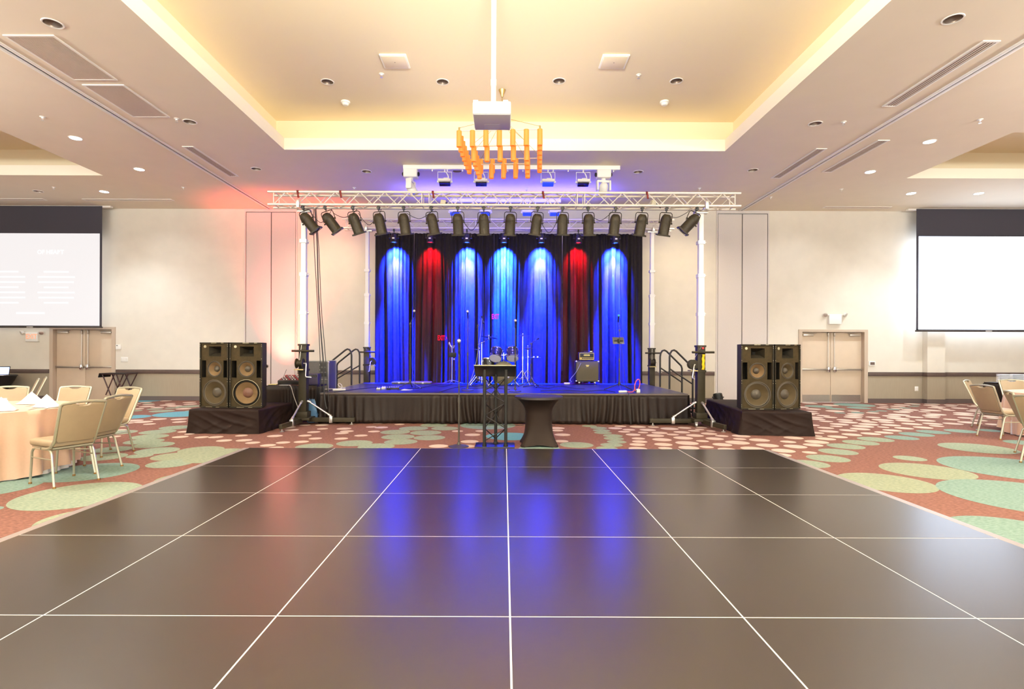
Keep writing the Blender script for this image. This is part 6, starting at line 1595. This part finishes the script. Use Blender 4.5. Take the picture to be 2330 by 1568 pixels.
# lit downlights of the side bays, seen ones and the rest of their rows
cool = (0.86, 0.94, 1.0); warm = (1.0, 0.83, 0.62)
for c, lit in cans:
    if lit: spot('downlight_beam', (c.x, c.y, ZC-0.06), (c.x, c.y, 0), DOWN, cool, 105, 0.8, 0.08)
for x in (-13.5, -10.8, 10.8, 13.5):
    for y in (3.0, 7.5): spot('bay_beam', (x, y, ZC-0.06), (x, y, 0), DOWN, cool, 115, 0.8, 0.08)
# spots without fixtures that wash the back wall in the side bays
for x in (-9.6, 8.3, 10.9): spot('wall_fill', (x, 13.9, ZC-0.06), (x, 15.4, 1.6), WASH, (0.95, 0.98, 1.0), 110, 1.0, 0.1)
for x in (-4.9, 4.9): spot('wall_fill', (x, 13.6, ZC-0.06), (x, 15.4, 2.2), WASH*3.2, (1.0, 0.80, 0.52), 100, 1.0, 0.1)  # warm spots added to tint the middle wall, no fixtures there
# fill panels added under the ceiling for the hall in front of the stage
for x, y in ((-5.5, 1.5), (0, 0.8), (5.5, 1.5), (-5.6, 6.0), (5.6, 6.0)):
    area('house_fill', (x, y, ZC-0.03 if abs(x) > 5 else ZT-0.05), (0, 0, 0), 1.6, 1.6, HOUSE, (1.0, 0.97, 0.88))
# upward fill panels, added out of frame to brighten the tray and soffits
area('ceiling_upfill', (0, 2.2, 4.7), (PI, 0, 0), 1.4, 1.4, UPFILL, (1.0, 0.95, 0.80))
for x in (-10.5, 10.5): area('ceiling_upfill', (x, 4.5, 4.7), (PI, 0, 0), 1.4, 1.4, UPFILL*0.8, (1.0, 0.98, 0.92))  # side bay panels, added to lift the soffit
area('ceiling_upfill', (-0.055, 9.0, 5.25), (PI, 0, 0), 3.4, 3.4, TRAYFILL, (1.0, 0.93, 0.80))  # broad unseen panel added around the chandelier to brighten the tray
# stage: LED cans onto the curtain
for p_, kind in LED_POS:
    col = {'blue': (0.006, 0.022, 1.0), 'red': (1.0, 0.0, 0.008), 'cyan white': (0.006, 0.045, 1.0)}[kind]
    pw = {'blue': LEDP, 'red': LEDP*0.035, 'cyan white': LEDP*1.15}[kind]
    spot('led_beam', p_ + Vector((0, 0.03, 0)), (p_.x, p_.y + 0.68, p_.z - 0.74), pw*0.45, col, 78, 1.0, 0.04); spot('led_throw', p_ + Vector((0, 0.03, 0)), (p_.x, CY-0.02, 0.75), pw*LTHR*(0.4 if kind == 'red' else 1), (0.8, 0.0, 0.05) if kind == 'red' else (0.001, 0.012 if kind == 'blue' else 0.03, 1.0), 32, 1.0, 0.04)
    if kind != 'red': spot('led_core', p_ + Vector((0, 0.03, 0)), (p_.x, p_.y + 0.42, p_.z - 0.90), LEDP*0.065, (0.35, 0.42, 1.0) if kind == 'blue' else (0.2, 0.6, 1.0), 40, 1.0, 0.04)
# blue floods on the deck; an unseen panel added to tint the ceiling above
for x in (-2.2, 0.0, 2.2): spot('stage_wash', (x, 13.9, 4.35), (x*1.0, 12.9, 0.6), SWASH, (0.02, 0.03, 1.0), 58, 1.0, 0.15)
area('blue_ceiling_fill', (0, 13.6, 5.0), (PI, 0, 0), 5.0, 0.5, CFILL, (0.12, 0.10, 1.0))
spot('red_uplight_beam', (-6.25, 14.78, 0.3), (-6.2, 15.35, 3.6), REDUP, (1.0, 0.10, 0.07), 62, 1.0, 0.08)
# ------------------------------------------------------------------ view
vs = sc.view_settings
vs.view_transform = 'Standard'; vs.look = 'None'; vs.gamma = 1.0; vs.use_curve_mapping = False; vs.exposure = EXPO
cy = sc.cycles
cy.max_bounces = 8; cy.diffuse_bounces = 5; cy.glossy_bounces = 3; cy.caustics_reflective = False; cy.caustics_refractive = False
cy.sample_clamp_indirect = 6.0; cy.use_denoising = True
